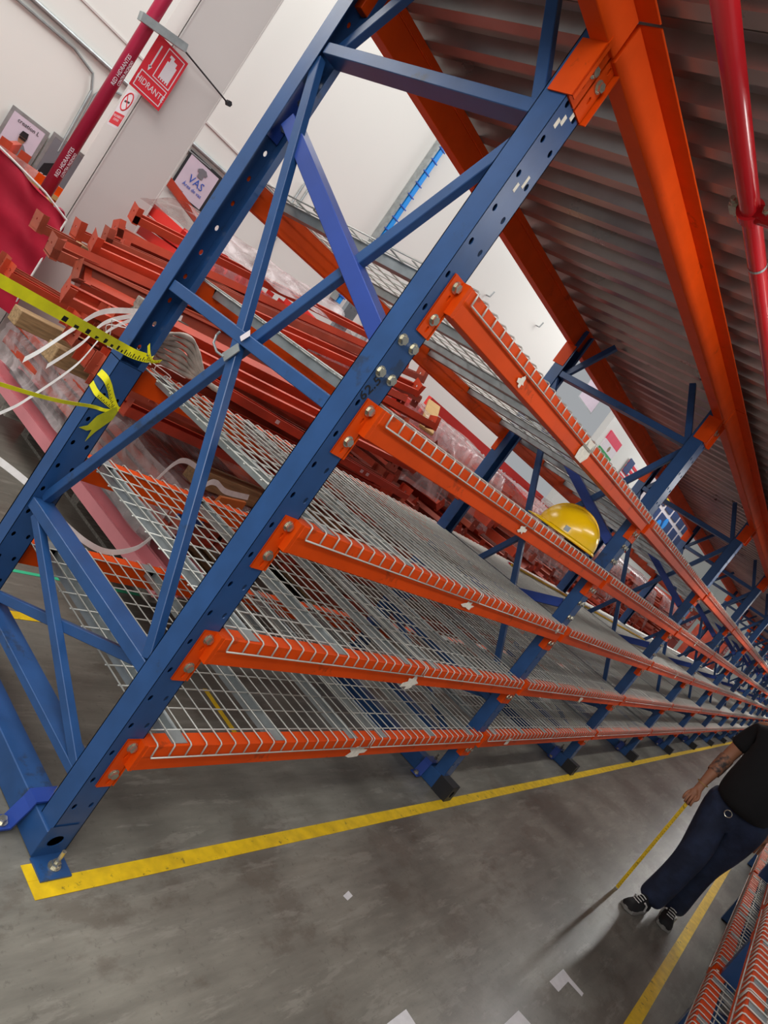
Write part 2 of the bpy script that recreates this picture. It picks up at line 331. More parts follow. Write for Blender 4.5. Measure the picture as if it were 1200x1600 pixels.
# ------------------------------------------------------------------ upright frames
PH = 2.80
def bolt_mb(x, y, z, s=-1, r=0.0125):
    g = MB(); g.cyl((x, y, z), (0, s, 0), r * 1.35, 0.003, 14); g.cyl((x, y + s * 0.003, z), (0, s, 0), r, 0.010, 6); return g
def make_frame(first):
    t = thing('rack_upright_frame', 'x', 'rack frame')
    ks = range(0, 25)
    g = MB(); zs = [Z0 + k * P for k in ks]
    g.holes(0.0, PW, [0.0227, 0.080], 0.012, zs, PH, 0.0, 0.0075, 0.0105, P)
    g.box(0, 0.003, 0, 0.075, 0.012, PH); g.box(PW - 0.003, PW, 0, 0.075, 0.012, PH)
    g.box(0, 0.028, 0.072, 0.075, 0.012, PH); g.box(PW - 0.028, PW, 0.072, 0.075, 0.012, PH)
    obj('front_post', g, BLUE, t)
    g = MB()
    g.holes(0.0, PW, [0.0227, 0.080], 0.10, [z for z in zs if z < 1.18], 1.245, 0.988, 0.0075, 0.0105, P)
    g.holes(0.0, PW, [0.0227, 0.080], 1.245, [z for z in zs if z > 1.25], PH, 1.055, 0.0075, 0.0105, P)
    g.box(0, 0.003, 0.988, 1.062, 0.10, PH); g.box(PW - 0.003, PW, 0.988, 1.062, 0.10, PH)
    g.box(0, PW, 1.056, 1.062, 0.10, 1.245)
    g.box(0, PW, 0.988, 1.06, 1.243, 1.246)
    g.box(PW - 0.026, PW, 0.985, 0.988, 1.246, PH)
    obj('rear_post', g, BLUE, t)
    g = MB(); y0 = 0.0 if first else 0.0
    g.box(-0.008, 0.078, y0, 1.2, 0.002, 0.100, skip=('-y',) if not first else ())
    obj('base_rail', g, BLUE, t, bevel=0.003)
    if not first:
        g = MB(); g.holes(-0.012, 0.082, [0.035], 0.001, [0.052], 0.106, -0.095, 0.020, 0.024, 0.10, k=14); g.box(-0.012, 0.082, -0.0945, 0.012, 0.001, 0.106, skip=('-y',))
        obj('foot_block', g, DARK, t)['label'] = 'blackened steel foot block'
    if first:
        g = MB(); g.holes(-0.012, 0.088, [0.038], 0.002, [0.06], 0.12, -0.004, 0.026, 0.020, 0.10, k=16)
        g.box(-0.012, 0.088, -0.088, -0.004, 0.002, 0.008)
        fp = obj('foot_plate', g, BLUE, t)
        g = MB(); g.cyl((0.045, -0.048, 0.008), (0, 0, 1), 0.02, 0.004, 18); g.cyl((0.045, -0.048, 0.012), (0, 0, 1), 0.014, 0.014, 6); g.cyl((0.045, -0.048, 0.026), (0, 0, 1), 0.007, 0.04, 10)
        obj('anchor_bolt', g, BOLT, fp)
    for z, hw in ((0.252, 0.030), (0.640, 0.042), (1.565, 0.040), (2.492, 0.040)):
        obj('horizontal_brace', MB().box(0.006, 0.084, 0.075, 0.985, z - hw / 2, z + hw / 2), BLUE, t, bevel=0.002)
    D = lambda a, b, x, w=0.030, m=BLUE, nm='diagonal_brace', wx=0.03: obj(nm, MB().bar((x, a[0], a[1]), (x, b[0], b[1]), wx, w), m, t, bevel=0.002)
    D((1.0, 2.455), (0.09, 0.665), 0.022, 0.036); D((0.06, 2.475), (0.985, 0.665), 0.052, 0.036)
    D((0.93, 0.62), (0.08, 0.27), 0.022, 0.034); D((0.12, 0.625), (0.92, 0.275), 0.052, 0.034)
    D((0.08, 2.51), (0.255, 2.80), 0.022, 0.036); D((0.985, 2.49), (0.80, 2.80), 0.052, 0.036)
    kb = D((0.965, 2.235), (0.078, 1.79), 0.050, 0.055, BLUE2, 'bolted_knee_brace', 0.066)
    kb['label'] = 'cobalt blue bolted diagonal channel'
    for zc, yy, sg in ((2.275, 1.052, -1), (1.7665, 0.0, -1)):
        for dz in (-0.0508, 0.0508):
            for xx in (0.0227, 0.080): obj('bolt', bolt_mb(xx, yy, zc + dz, sg), BOLT, kb)
    obj('end_plate', MB().box(0.008, 0.094, 1.046, 1.052, 2.17, 2.38), BLUE2, kb)
    if not first:
        kb = D((0.078, 1.35), (0.985, 0.945), 0.050, 0.055, BLUE2, 'bolted_knee_brace', 0.066)
        for dz in (-0.0508, 0.0508):
            for xx in (0.0227, 0.080): obj('bolt', bolt_mb(xx, 0.0, 1.36 + dz), BOLT, kb)
    # floor clamp over the base rail
    g = MB(); y = 0.125; w = 0.055
    pr = [(-0.085, 0.010), (-0.038, 0.010), (-0.013, 0.085), (-0.010, 0.108), (0.078, 0.108), (0.082, 0.08), (0.11, 0.010), (0.15, 0.010)]
    pr2 = [(a, b + 0.007) for a, b in reversed(pr)]
    pr2 = [(-0.085, 0.017), (-0.042, 0.017), (-0.019, 0.088), (-0.014, 0.115), (0.080, 0.115), (0.088, 0.085), (0.114, 0.017), (0.15, 0.017)][::-1]
    g.prism([(a, y - w / 2, b) for a, b in pr + pr2], (0, w, 0))
    cl = obj('floor_clamp', g, BLUE2, t)
    for xx in (-0.062, 0.130):
        g = MB(); g.cyl((xx, y, 0.017), (0, 0, 1), 0.019, 0.004, 18); g.cyl((xx, y, 0.021), (0, 0, 1), 0.013, 0.013, 6)
        obj('anchor_bolt', g, BOLT, cl)
    g = MB(); g.cyl((0.065, y, 0.115), (0, 0, 1), 0.011, 0.02, 6); g.cyl((0.065, y, 0.135), (0, 0, 1), 0.006, 0.022, 8); obj('anchor_bolt', g, BOLT, cl)
    return t
f1 = make_frame(True); f1['label'] = 'nearest blue upright frame at the end of the rack, with hanging caution tape'
f1['group'] = 'blue upright frames of the long rack'
# small details on the first frame
g = MB(); g.bar((0.004, 0.50, 1.545), (0.004, 0.585, 1.50), 0.003, 0.06)
hk = obj('wire_hook', MB().prism([(0.0, 0.515, 1.475), (0.0, 0.485, 1.53), (0.0, 0.51, 1.545), (0.0, 0.545, 1.49)], (-0.004, 0, 0)).tube([(-0.003, 0.53, 1.485), (-0.012, 0.56, 1.485), (-0.016, 0.59, 1.50), (-0.012, 0.605, 1.525), (-0.012, 0.60, 1.54)], 0.004, 6), GALV, f1)
hk['label'] = 'galvanised J hook where the braces cross'
st = obj('sticker', MB().prism([(-0.0, 0.505, 1.555), (-0.0, 0.485, 1.585), (-0.0, 0.50, 1.60), (-0.0, 0.522, 1.565)], (-0.001, 0, 0)), SIGNW, f1)
for a, b, c, d in ((0.025, 2.48, 0.012, 0.024), (0.040, 2.50, 0.012, 0.024), (0.060, 2.53, 0.012, 0.026), (0.040, 2.30, 0.010, 0.024), (0.060, 2.33, 0.009, 0.034)):
    obj('paper_patch', MB().box(a, a + c, -0.0012, -0.0002, b - d / 2, b + d / 2), PAPER, f1)
text('handwriting', '62.5', BLK, 0.045, (0.030, -0.0008, 1.665), (0.25, 0, 0.97), (-0.97, 0, 0.25), f1)
f2 = make_frame(False); f2.location = (BAY, 0, 0)
f2['label'] = 'blue upright frame, second from the near end of the rack'; f2['group'] = 'blue upright frames of the long rack'
T2 = tree(f2)
for i in range(2, NB + 1):
    dup(T2, (BAY * i, 0, 0), label='blue upright frame, %s from the near end of the rack' % ORD[i], skip=('bolt',) if i < 6 else ('bolt', 'floor_clamp', 'anchor_bolt', 'end_plate'))
RR = -1.578
for i in range(0, 4):
    dup(T2, (BAY * i + PW, RR, 0), (0, 0, pi), label='blue upright frame of the opposite rack, %s along the aisle' % ORD[i], group='blue upright frames of the opposite rack', skip=('foot_block',))

# ------------------------------------------------------------------ shelf beams
BH = 0.095
def plate(x0, x1, z1, z0, hx, zh, ret=0.0):
    g = MB(); g.holes(x0, x1, [hx], z0, zh, z1, -0.006, 0.006, 0.010, 0.05, depth=0.004, k=10)
    g.box(x0, x1, -0.0015, -0.0005, z0, z1); return g
def make_beam(detail=True):
    t = thing('shelf_crossbar', 'x', 'rack bar')
    L = BAY; a = 0.1035; b = L - 0.0015
    g = MB(); n = 0
    pr = [(-0.032, 0), (-0.032, -0.036), (-0.032, -BH), (0.022, -BH), (0.022, -0.036), (0.022, 0)]
    pr = [(-0.032, 0.0), (-0.034, -0.040), (-0.031, -0.046), (-0.031, -BH), (0.024, -BH), (0.024, 0.0)]
    g.prism([(a, y, z) for y, z in pr], (b - a, 0, 0))
    obj('beam_body', g, ORANGE, t, bevel=0.0025)
    for s, (x0, x1) in enumerate(((0.044, 0.096), (L - 0.004, L + 0.042))):
        g = plate(x0, x1, 0.0, -0.178, (x0 + x1) / 2 + (0.004 if s == 0 else -0.004), [-0.060, -0.158])
        if s == 0: g.box(0.090, 0.1035, -0.031, -0.0005, -BH, 0); g.box(0.1030, 0.1065, -0.006, 0.03, -0.178, 0)
        else: g.box(L - 0.0015, L + 0.014, -0.031, -0.0005, -BH, 0); g.box(L - 0.0055, L - 0.002, -0.006, 0.03, -0.178, 0)
        c = obj('end_connector', g, ORANGE, t)
        for z in (-0.026, -0.1276): obj('bolt', bolt_mb((x0 + x1) / 2 + 0.003 - 0.006 * s, -0.006, z), BOLT, c)
    return t
bm = make_beam(); TB = tree(bm)
def blabel(side, l, i): return 'orange %s beam, %s shelf level, %s bay from the near end' % (side, LVN[l], ORD[i])
first_used = False
for i in range(NB):
    for l in range(5):
        skip = () if i < 3 else ('bolt',)
        if not first_used:
            bm.location = (0, 0, ZT[0]); bm['label'] = blabel('front', 0, 0); bm['group'] = 'orange shelf beams of the long rack'; first_used = True
        else:
            r = dup(TB, (BAY * i, 0, ZT[l]), label=blabel('front', l, i), group='orange shelf beams of the long rack', parts=True)
            if i >= 3:
                for c in [q for q in r.children_recursive if q.name.startswith('bolt')]: bpy.data.objects.remove(c)
        r = dup(TB, (BAY * (i + 1) + PW, 1.063, ZT[l]), (0, 0, pi), label=blabel('rear', l, i), group='orange shelf beams of the long rack')
        if i >= 1:
            for c in [q for q in r.children_recursive if q.name.startswith('bolt')]: bpy.data.objects.remove(c)
for i in range(0, 3):
    for l in range(2):
        dup(TB, (BAY * (i + 1) + PW, RR, ZT[l]), (0, 0, pi), label='orange aisle-side beam of the opposite rack, %s level, %s bay' % (LVN[l], ORD[i]), group='orange shelf beams of the opposite rack')
        dup(TB, (BAY * i, RR - 1.063, ZT[l]), (0, 0, 0), label='orange back beam of the opposite rack, %s level, %s bay' % (LVN[l], ORD[i]), group='orange shelf beams of the opposite rack')

# paper remains on the beams
for k, (x, z, w, h, lab) in enumerate(((1.24, 0.398, 0.10, 0.045, 'torn white paper label on the lowest front beam, nearest bay'), (1.26, 0.785, 0.085, 0.06, 'torn white label on the second lowest front beam, nearest bay'),
        (1.26, 1.195, 0.07, 0.03, 'shredded white sticker rest on the middle front beam'), (1.25, 1.588, 0.06, 0.03, 'white paint scar on the second highest front beam'),
        (0.56, 1.985, 0.035, 0.03, 'small white paint scar near start of the highest front beam'), (1.27, 1.985, 0.10, 0.085, 'cream tape patch around the highest front beam'),
        (2.47, 1.215, 0.03, 0.03, 'small white sticker near end of the middle front beam'), (3.05, 0.395, 0.06, 0.05, 'white label on the lowest front beam, second bay'),
        (3.9, 0.79, 0.06, 0.04, 'torn white label on the second lowest front beam, second bay'), (6.3, 1.60, 0.05, 0.06, 'white label on the second highest front beam, third bay'), (6.6, 1.205, 0.05, 0.06, 'white label on the middle front beam, third bay'))):
    pts = []
    rnd = random.Random(k)
    if k not in (5, 6, 7, 9, 10): x -= w * .2; z -= h * .3; w *= 1.5; h *= 1.5
    N = 14
    if k == 5: pts = [(x, z + 0.052), (x + 0.09, z + 0.050), (x + 0.10, z - 0.01), (x + 0.07, z - 0.045), (x - 0.01, z - 0.045), (x - 0.02, z - 0.01)]
    elif k in (6, 7, 9, 10): pts = [(x, z - h / 2), (x + w, z - h / 2), (x + w, z + h / 2), (x, z + h / 2)]
    else:
        for j in range(N):
            a = 2 * pi * (j + .5 * rnd.random()) / N; rr = 0.45 + 0.75 * rnd.random(); pts.append((x + w / 2 + w / 2 * rr * cos(a), z + h / 2 * rr * sin(a)))
    tag(obj('paper_label', MB().prism([(a, -0.0352, b) for a, b in pts], (0, -0.0008, 0)), PAPER), lab, 'label')

# ------------------------------------------------------------------ wire decks
DW = 1.224; NW = 19; DY0 = -0.0385; DY1 = 1.102
def make_deck():
    t = thing('wire_deck', 'x', 'wire shelf')
    g = MB(); r = 0.0029
    for k in range(NW):
        x = 0.004 + k * 0.0675
        g.tube([(x, DY0, -0.036), (x, DY0 + 0.003, 0.003), (x, DY0 + 0.010, 0.0065), (x, DY1 - 0.010, 0.0065), (x, DY1 - 0.003, 0.003), (x, DY1, -0.036)], r, 5)
    for yy, zz in [(DY0 - 0.0045, -0.036), (DY1 + 0.0045, -0.036)] + [(0.035 + 0.0995 * k, 0.001) for k in range(11)]:
        g.tube([(0.0, yy, zz), (DW, yy, zz)], r, 5)
    g.smooth = True
    obj('wire_grid', g, WIRE, t, recalc=False)
    for x in (0.10, 0.595, 1.085):
        g = MB(); w = 0.021
        pr = [(-w - 0.008, -0.001), (-w, -0.004), (-w, -0.030), (w, -0.030), (w, -0.004), (w + 0.008, -0.001), (w + 0.008, 0.0005), (w + 0.0015, -0.002), (w + 0.0015, -0.0315), (-w - 0.0015, -0.0315), (-w - 0.0015, -0.002), (-w - 0.008, 0.0005)]
        g.prism([(x + a, 0.028, b) for a, b in pr], (0, 1.01, 0))
        g.box(x - 0.032, x + 0.032, -0.024, 0.032, 0.0003, 0.0022); g.box(x - 0.032, x + 0.032, 1.034, 1.088, 0.0003, 0.0022)
        obj('support_channel', g, GALV, t, recalc=True)
    return t
dk = make_deck(); TD = tree(dk); used = False
for i in range(NB):
    for l in range(5):
        for h in range(2):
            lab = '%s wire deck of the %s shelf, %s bay from the near end' % (('near', 'far')[h], LVN[l], ORD[i])
            loc = (BAY * i + 0.128 + h * (DW + 0.012), 0, ZT[l] + 0.0002)
            if not used:
                dk.location = loc; dk['label'] = lab; dk['group'] = 'wire decks of the long rack'; used = True
            else: dup(TD, loc, label=lab, group='wire decks of the long rack')
for i in range(0, 3):
    for l in range(2):
        for h in range(2):
            dup(TD, (BAY * (i + 1) + PW - 0.128 - h * (DW + 0.012), RR, ZT[l] + 0.0002), (0, 0, pi), label='%s wire deck of the opposite rack, %s level, %s bay' % (('far', 'near')[h], LVN[l], ORD[i]), group='wire decks of the opposite rack')

# ------------------------------------------------------------------ mezzanine beams
def make_mezz():
    t = thing('mezzanine_girder', 'x', 'beam'); L = BAY
    g = MB(); g.box(0.058, L + 0.045, -0.020, 0.040, 2.682, 2.786); g.box(0.058, L + 0.045, -0.082, 0.045, 2.786, 2.792); g.box(0.058, L + 0.045, 0.02, 0.045, 2.792, 2.819)
    obj('beam_body', g, ORANGE, t, bevel=0.002)
    for s in (0, 1):
        x0, x1 = ((0.054, 0.100), (L + 0.002, L + 0.048))[s]
        g = plate(x0, x1, 2.785, 2.535, (x0 + x1) / 2, [2.585, 2.67, 2.755])
        # side wrap of the connector
        if s == 0: g.box(PW, PW + 0.004, -0.022, 0.06, 2.535, 2.682)
        else: g.box(L - 0.006, L - 0.002, -0.022, 0.06, 2.535, 2.682); g.box(L - 0.006, L + 0.01, -0.022, -0.018, 2.535, 2.70)
        c = obj('end_connector', g, ORANGE, t)
        for z in (2.625, 2.715): obj('bolt', bolt_mb((x0 + x1) / 2, -0.006, z), BOLT, c)
    return t
mz = make_mezz(); TM = tree(mz)
mz.location = (0, 0, 0); tag(mz, 'orange mezzanine beam above the aisle side, first bay', group='orange mezzanine beams')
r = dup(TM, (-BAY, 0, 0), label='orange mezzanine beam end above the aisle side, before the first frame')
for i in range(NB):
    if i: dup(TM, (BAY * i, 0, 0), label='orange mezzanine beam above the aisle side, %s bay' % ORD[i], skip=('bolt',))
    dup(TM, (BAY * (i + 1) + PW, 1.058, 0), (0, 0, pi), label='orange mezzanine beam along the back of the rack, %s bay' % ORD[i], skip=('bolt',))

# ------------------------------------------------------------------ sprinkler pipe over the aisle
pp = thing('sprinkler_pipe', 'glossy red sprinkler pipe under the mezzanine deck over the aisle', 'pipe')
YP, ZP = -0.345, 2.690
g = MB(); g.tube([(-0.5 + 1.0 * k, YP, ZP) for k in range(40)], 0.027, 24, cap=True); obj('pipe_run', g, PIPE, pp, smooth=True)
cp = obj('coupling', MB().tube([(0.515, YP, ZP), (0.545, YP, ZP)], 0.037, 24).tube([(0.548, YP, ZP), (0.560, YP, ZP)], 0.031, 24), PIPE, pp)
for s in (-1, 1):
    g = MB(); g.box(0.510, 0.552, YP - 0.012 + s * 0.048, YP + 0.012 + s * 0.048, ZP - 0.012, ZP + 0.012); g.cyl((0.485, YP + s * 0.050, ZP), (1, 0, 0), 0.007, 0.085, 8); g.cyl((0.500, YP + s * 0.050, ZP), (1, 0, 0), 0.012, 0.011, 6)
    obj('coupling_bolt', g, BOLT, cp)
obj('branch_pipe', MB().tube([(0.53, YP - 0.02, ZP), (0.53, -1.3, ZP)], 0.026, 16), PIPE, pp, smooth=True)
obj('band', MB().tube([(0.80, YP, ZP), (0.812, YP, ZP)], 0.0282, 20, cap=False), GALV, pp)

# ------------------------------------------------------------------ column, fire pipe, sign, hose cabinet cover
CY = 4.75; CX0, CX1 = 1.31, 1.85
g = MB(); g.box(CX0, CX0 + 0.012, CY, CY + 0.30, 0, 8); g.box(CX1 - 0.012, CX1, CY, CY + 0.30, 0, 8); g.box(CX0, CX1, CY + 0.006, CY + 0.02, 0, 8); g.box(CX0 + 0.012, CX1 - 0.012, CY + 0.13, CY + 0.15, 0, 8)
struct('column_1', g, COLM)
fx = CX0 - 0.10
pr = thing('fire_main_pipe', 'maroon vertical hydrant pipe standing beside the white column', 'pipe')
FX, FY = 1.07, 4.72
obj('pipe_run', MB().tube([(FX, FY, 1.45), (FX, FY, 6.0)], 0.050, 24), PIPE2, pr, smooth=True)
vb = obj('valve_body', MB().tube([(FX, FY, 1.28), (FX, FY, 1.34), (FX, FY, 1.40), (FX, FY, 1.47)], 0.07, 16, rs=[0.055, 0.08, 0.07, 0.07]).tube([(FX, FY, 1.40), (FX + 0.06, FY - 0.14, 1.38)], 0.045, 14), mat('brass', (150, 132, 70), 0.4, 0.5), pr, smooth=True)
g = MB(); c = Vector((FX + 0.075, FY - 0.17, 1.378)); ax = Vector((0.4, -0.9, -0.1)).normalized(); u = ax.orthogonal().normalized(); v = ax.cross(u)
g.tube([tuple(c + (u * cos(2*pi*k/20) + v * sin(2*pi*k/20)) * 0.075) for k in range(21)], 0.013, 8)
for k in range(5): a = 2*pi*k/5; g.bar(tuple(c), tuple(c + (u*cos(a) + v*sin(a)) * 0.07), 0.02, 0.012, up=tuple(ax))
obj('hand_wheel', g, PIPE2, vb)
for zz in (1.62, 2.42):
    for dx, w, sz in ((-0.018, 0.026, .042), (0.018, 0.018, .028)):
        text('stencil_marking', 'RED HIDRANTES' if dx < 0 else 'CONTRA INCENDIO', SIGNW, sz, (FX + dx, FY - 0.0515, zz + .14), (0, 0, 1), (-1, 0, 0), pr, sx=.8)
st = thing('pipe_bracket', 'grey steel channel strut clamping the hydrant pipe to the column', 'bracket')
obj('strut', MB().bar((0.95, 4.62, 2.93), (1.35, 4.66, 3.02), 0.05, 0.06, up=(0, 1, 0)), GALV, st)
obj('threaded_rod', MB().tube([(1.36, 4.66, 3.0), (1.93, 4.735, 2.98)], 0.007, 8), DARK, st)
obj('rod_nut', MB().cyl((1.90, 4.73, 2.98), (0, -1, 0), 0.025, 0.04, 6), DARK, st)
sg = thing('hydrant_sign', 'red hydrant sign with white lettering on the white column', 'sign')
SX0, SX1, SZ0, SZ1, SY = 1.16, 1.45, 2.53, 2.96, 4.70
obj('sign_panel', MB().box(SX0, SX1, SY, SY + 0.006, SZ0, SZ1), SIGNR, sg)
def outline(x0, x1, z0, z1, y, w):
    g = MB(); g.box(x0, x1, y - .001, y, z0, z0 + w); g.box(x0, x1, y - .001, y, z1 - w, z1); g.box(x0, x0 + w, y - .001, y, z0 + w, z1 - w); g.box(x1 - w, x1, y - .001, y, z0 + w, z1 - w); return g
obj('lettering_frame', outline(SX0 + .02, SX1 - .02, SZ0 + .02, SZ0 + .15, SY, .007), SIGNW, sg)
text('lettering', 'HIDRANTE', SIGNW, 0.068, ((SX0 + SX1) / 2, SY - .001, SZ0 + .085), (1, 0, 0), (0, 0, 1), sg, sx=0.80)
obj('pictogram_frame', outline(SX0 + .11, SX1 - .02, SZ0 + .165, SZ1 - .02, SY, .007), SIGNW, sg)
g = MB(); g.box(SX0 + .15, SX0 + .24, SY - .001, SY, SZ0 + .20, SZ0 + .33)
g.box(SX0 + .165, SX0 + .225, SY - .001, SY, SZ0 + .33, SZ0 + .36); g.box(SX0 + .15, SX0 + .19, SY - .001, SY, SZ0 + .36, SZ0 + .38)
for k in range(5): g.box(SX0 + .15 + k * .02, SX0 + .16 + k * .02, SY - .001, SY, SZ0 + .185, SZ0 + .20)
obj('hose_pictogram', g, SIGNW, sg)
obj('arrow', MB().box(SX0 + .055, SX0 + .067, SY - .001, SY, SZ0 + .20, SZ1 - .05).prism([(SX0 + .045, SY, SZ0 + .21), (SX0 + .077, SY, SZ0 + .21), (SX0 + .061, SY, SZ0 + .17)], (0, -.001, 0)), SIGNW, sg)
sm = thing('no_smoking_sticker', 'small no-smoking sticker with red block on the edge of the column', 'sticker')
NX = CX0; yA, yB = CY + .07, CY + .25; zA, zB = 2.22, 2.54
obj('sticker_base', MB().box(NX - .001, NX, yA - .01, yB + .01, zA, zB), SIGNW, sm)
g = MB(); cc = (NX - .0015, (yA + yB) / 2, zB - .095)
g.tube([(cc[0], cc[1] + .075 * cos(2*pi*k/24), cc[2] + .075 * sin(2*pi*k/24)) for k in range(25)], 0.006, 6); g.bar((cc[0], cc[1] - .05, cc[2] - .055), (cc[0], cc[1] + .05, cc[2] + .055), .002, .012)
obj('prohibition_ring', g, SIGNR, sm)
obj('cigarette', MB().box(NX - .002, NX - .001, cc[1] - .045, cc[1] + .045, cc[2] - .008, cc[2] + .008), DARK, sm)
obj('red_block', MB().box(NX - .002, NX - .001, yA, yB, zA + .02, zA + .12), SIGNR, sm)
text('lettering', 'PROHIBIDO\nFUMAR', SIGNW, 0.030, (NX - .002, (yA + yB) / 2, zA + .075), (0, -1, 0), (0, 0, 1), sm)
# hose cabinet under crimson cloth
def cloth():
    g = MB(); N = 22
    x0, x1, y0, y1, z0, z1 = 0.30, 1.12, 4.32, 4.62, 0.70, 1.62
    def disp(x, z, s=0.0): return 0.018 * sin(x * 17 + z * 9 + s) + 0.012 * sin(z * 23 + x * 5)
    def grid(fn):
        n = len(g.v)
        for i in range(N + 1):
            for j in range(N + 1): g.v.append(fn(i / N, j / N))
        for i in range(N):
            for j in range(N):
                a = n + i * (N + 1) + j; g.f.append((a, a + 1, a + N + 2, a + N + 1))
    grid(lambda u, v: (x0 + (x1 - x0) * u, y0 + disp(u, v) - 0.05 * (1 - v), z0 + (z1 - z0) * v - 0.20 * u * v * v - (0.10 * u * (1 - v))))
    grid(lambda u, v: (x1 + disp(u, v) - .05 * (1 - v), y0 + (y1 - y0) * u, z0 - .10 + (z1 - .10 - z0) * v - .0 * u))
    grid(lambda u, v: (x0 + (x1 - x0) * u, y0 + (y1 - y0) * v, z1 - 0.20 * u + disp(u, v) * .4))
    return g
hc = thing('covered_hose_cabinet', 'crimson cloth cover over the hose cabinet in front of the column', 'cabinet cover')
obj('cloth_cover', cloth(), CLOTH, hc, recalc=False, smooth=True)
obj('piping', MB().tube([(0.30, 4.30, 1.615), (0.6, 4.31, 1.56), (0.9, 4.31, 1.50), (1.12, 4.31, 1.42)], 0.008, 6).tube([(1.12, 4.31, 1.42), (1.11, 4.30, 1.1), (1.10, 4.27, 0.62)], 0.008, 6), STRAPM, hc)
obj('cabinet_box', MB().box(0.34, 1.06, 4.38, 4.6, 0.62, 1.38), PIPE, hc)

# conduits and signs on the wall (y = 7)
wc = tag(obj('conduit', MB().tube([(-1, 6.96, 2.80), (6.0, 6.96, 2.92), (13.0, 6.96, 2.98)], 0.026, 10), GALV), 'thick grey conduit running along the white wall above the posters', 'conduit')
tag(obj('conduit', MB().tube([(0.5, 6.97, 2.72), (1.55, 6.97, 2.76), (1.80, 6.97, 2.70), (1.87, 6.97, 2.56), (1.90, 6.97, 1.86)], 0.014, 8), GALV), 'thin conduit bending down towards the portrait posters', 'conduit')
tag(obj('conduit', MB().tube([(3.4, 6.97, 2.80), (2.15, 6.97, 2.74), (1.97, 6.97, 2.68), (1.92, 6.97, 2.55), (1.95, 6.97, 1.86)], 0.014, 8), GALV), 'thin conduit bending down from the right towards the posters', 'conduit')
for dx in (0, .10): tag(obj('conduit', MB().tube([(4.62 + dx, 6.97, 1.6), (4.62 + dx, 6.97, 3.5)], 0.014, 8), GALV), ('left', 'right')[dx > 0] + ' one of two vertical conduits on the wall seen through the end frame', 'conduit')
for dx in (0, .14): tag(obj('conduit', MB().tube([(7.05 + dx, 6.97, 1.2), (7.05 + dx, 6.97, 3.0)], 0.014, 8), GALV), ('left', 'right')[dx > 0] + ' vertical conduit on the wall above the red beam stack', 'conduit')
def framed(lab, x0, x1, z0, z1, name='wall_poster', y=6.94, m=SIGNW, fm=GALV):
    t = thing(name, lab, 'poster'); obj('frame', outline(x0 - .03, x1 + .03, z0 - .03, z1 + .03, y + .02, .035), fm, t)
    obj('panel', MB().box(x0, x1, y + .02, y + .03, z0, z1), m, t); return t
POSTM = flat('poster_lilac', (212, 196, 210)); POSTG = flat('poster_grey', (120, 118, 124))
t = framed('portrait poster of a person in dark sunglasses and grey jacket', 1.38, 1.72, 1.50, 1.93, m=POSTM)
g = MB(); g.prism([(1.45, 6.955, 1.52), (1.70, 6.955, 1.52), (1.68, 6.955, 1.62), (1.60, 6.955, 1.70), (1.52, 6.955, 1.69)], (0, -.002, 0)); obj('jacket', g, POSTG, t)
obj('face', MB().prism([(1.56 + .035 * cos(a), 6.954, 1.745 + .055 * sin(a)) for a in [2*pi*k/14 for k in range(14)]], (0, -.003, 0)), SKIN, t)
obj('hair', MB().prism([(1.52, 6.952, 1.76), (1.60, 6.952, 1.76), (1.59, 6.952, 1.82), (1.53, 6.952, 1.815)], (0, -.003, 0)), DARK, t)
obj('sunglasses', MB().box(1.528, 1.595, 6.945, 6.95, 1.738, 1.756), BLK, t)
text('lettering', 'creation L', DARK, 0.055, (1.56, 6.955, 1.875), (1, 0, .0), (0, 0, 1), t)
t = framed('dark portrait poster of a person leaning with white lettering', 1.80, 2.14, 1.50, 1.97, m=POSTG)
obj('jacket', MB().prism([(1.82, 6.955, 1.52), (2.05, 6.955, 1.52), (2.04, 6.955, 1.66), (1.95, 6.955, 1.76), (1.84, 6.955, 1.68)], (0, -.002, 0)), DARK, t)
obj('face', MB().prism([(2.02 + .035 * cos(a), 6.954, 1.79 + .05 * sin(a)) for a in [2*pi*k/14 for k in range(14)]], (0, -.003, 0)), SKIN, t)
obj('hair', MB().prism([(1.98, 6.952, 1.80), (2.07, 6.952, 1.80), (2.05, 6.952, 1.87), (1.99, 6.952, 1.86)], (0, -.003, 0)), BLK, t)
text('lettering', 'LEGEND', SIGNW, 0.075, (1.95, 6.948, 1.555), (1, 0, 0), (0, 0, 1), t)
t = framed('square white wall sign reading VAS beside the column', 3.10, 3.56, 2.33, 2.78, m=POSTM, fm=DARK)
text('lettering', 'VAS', SIGNB, 0.13, (3.34, 6.955, 2.55), (1, 0, 0), (0, 0, 1), t)
text('small_lettering', 'Área de vas', SIGNB, 0.062, (3.34, 6.955, 2.46), (1, 0, 0), (0, 0, 1), t)
text('signature', 'Laumarc', DARK, 0.035, (3.20, 6.955, 2.37), (1, 0, 0), (0, 0, 1), t)
obj('shirt_drawing', MB().prism([(3.30, 6.955, 2.62), (3.38, 6.955, 2.62), (3.38, 6.955, 2.68), (3.40, 6.955, 2.67), (3.415, 6.955, 2.70), (3.37, 6.955, 2.735), (3.31, 6.955, 2.735), (3.265, 6.955, 2.70), (3.28, 6.955, 2.67), (3.30, 6.955, 2.68)], (0, -.002, 0)), POSTG, t)
t = framed('pale square wall sign with a small dark emblem above the piles', 7.30, 7.85, 2.08, 2.58, m=POSTM)
obj('emblem', MB().prism([(7.53, 6.955, 2.38), (7.62, 6.955, 2.38), (7.62, 6.955, 2.48), (7.53, 6.955, 2.48)], (0, -.002, 0)), DARK, t)
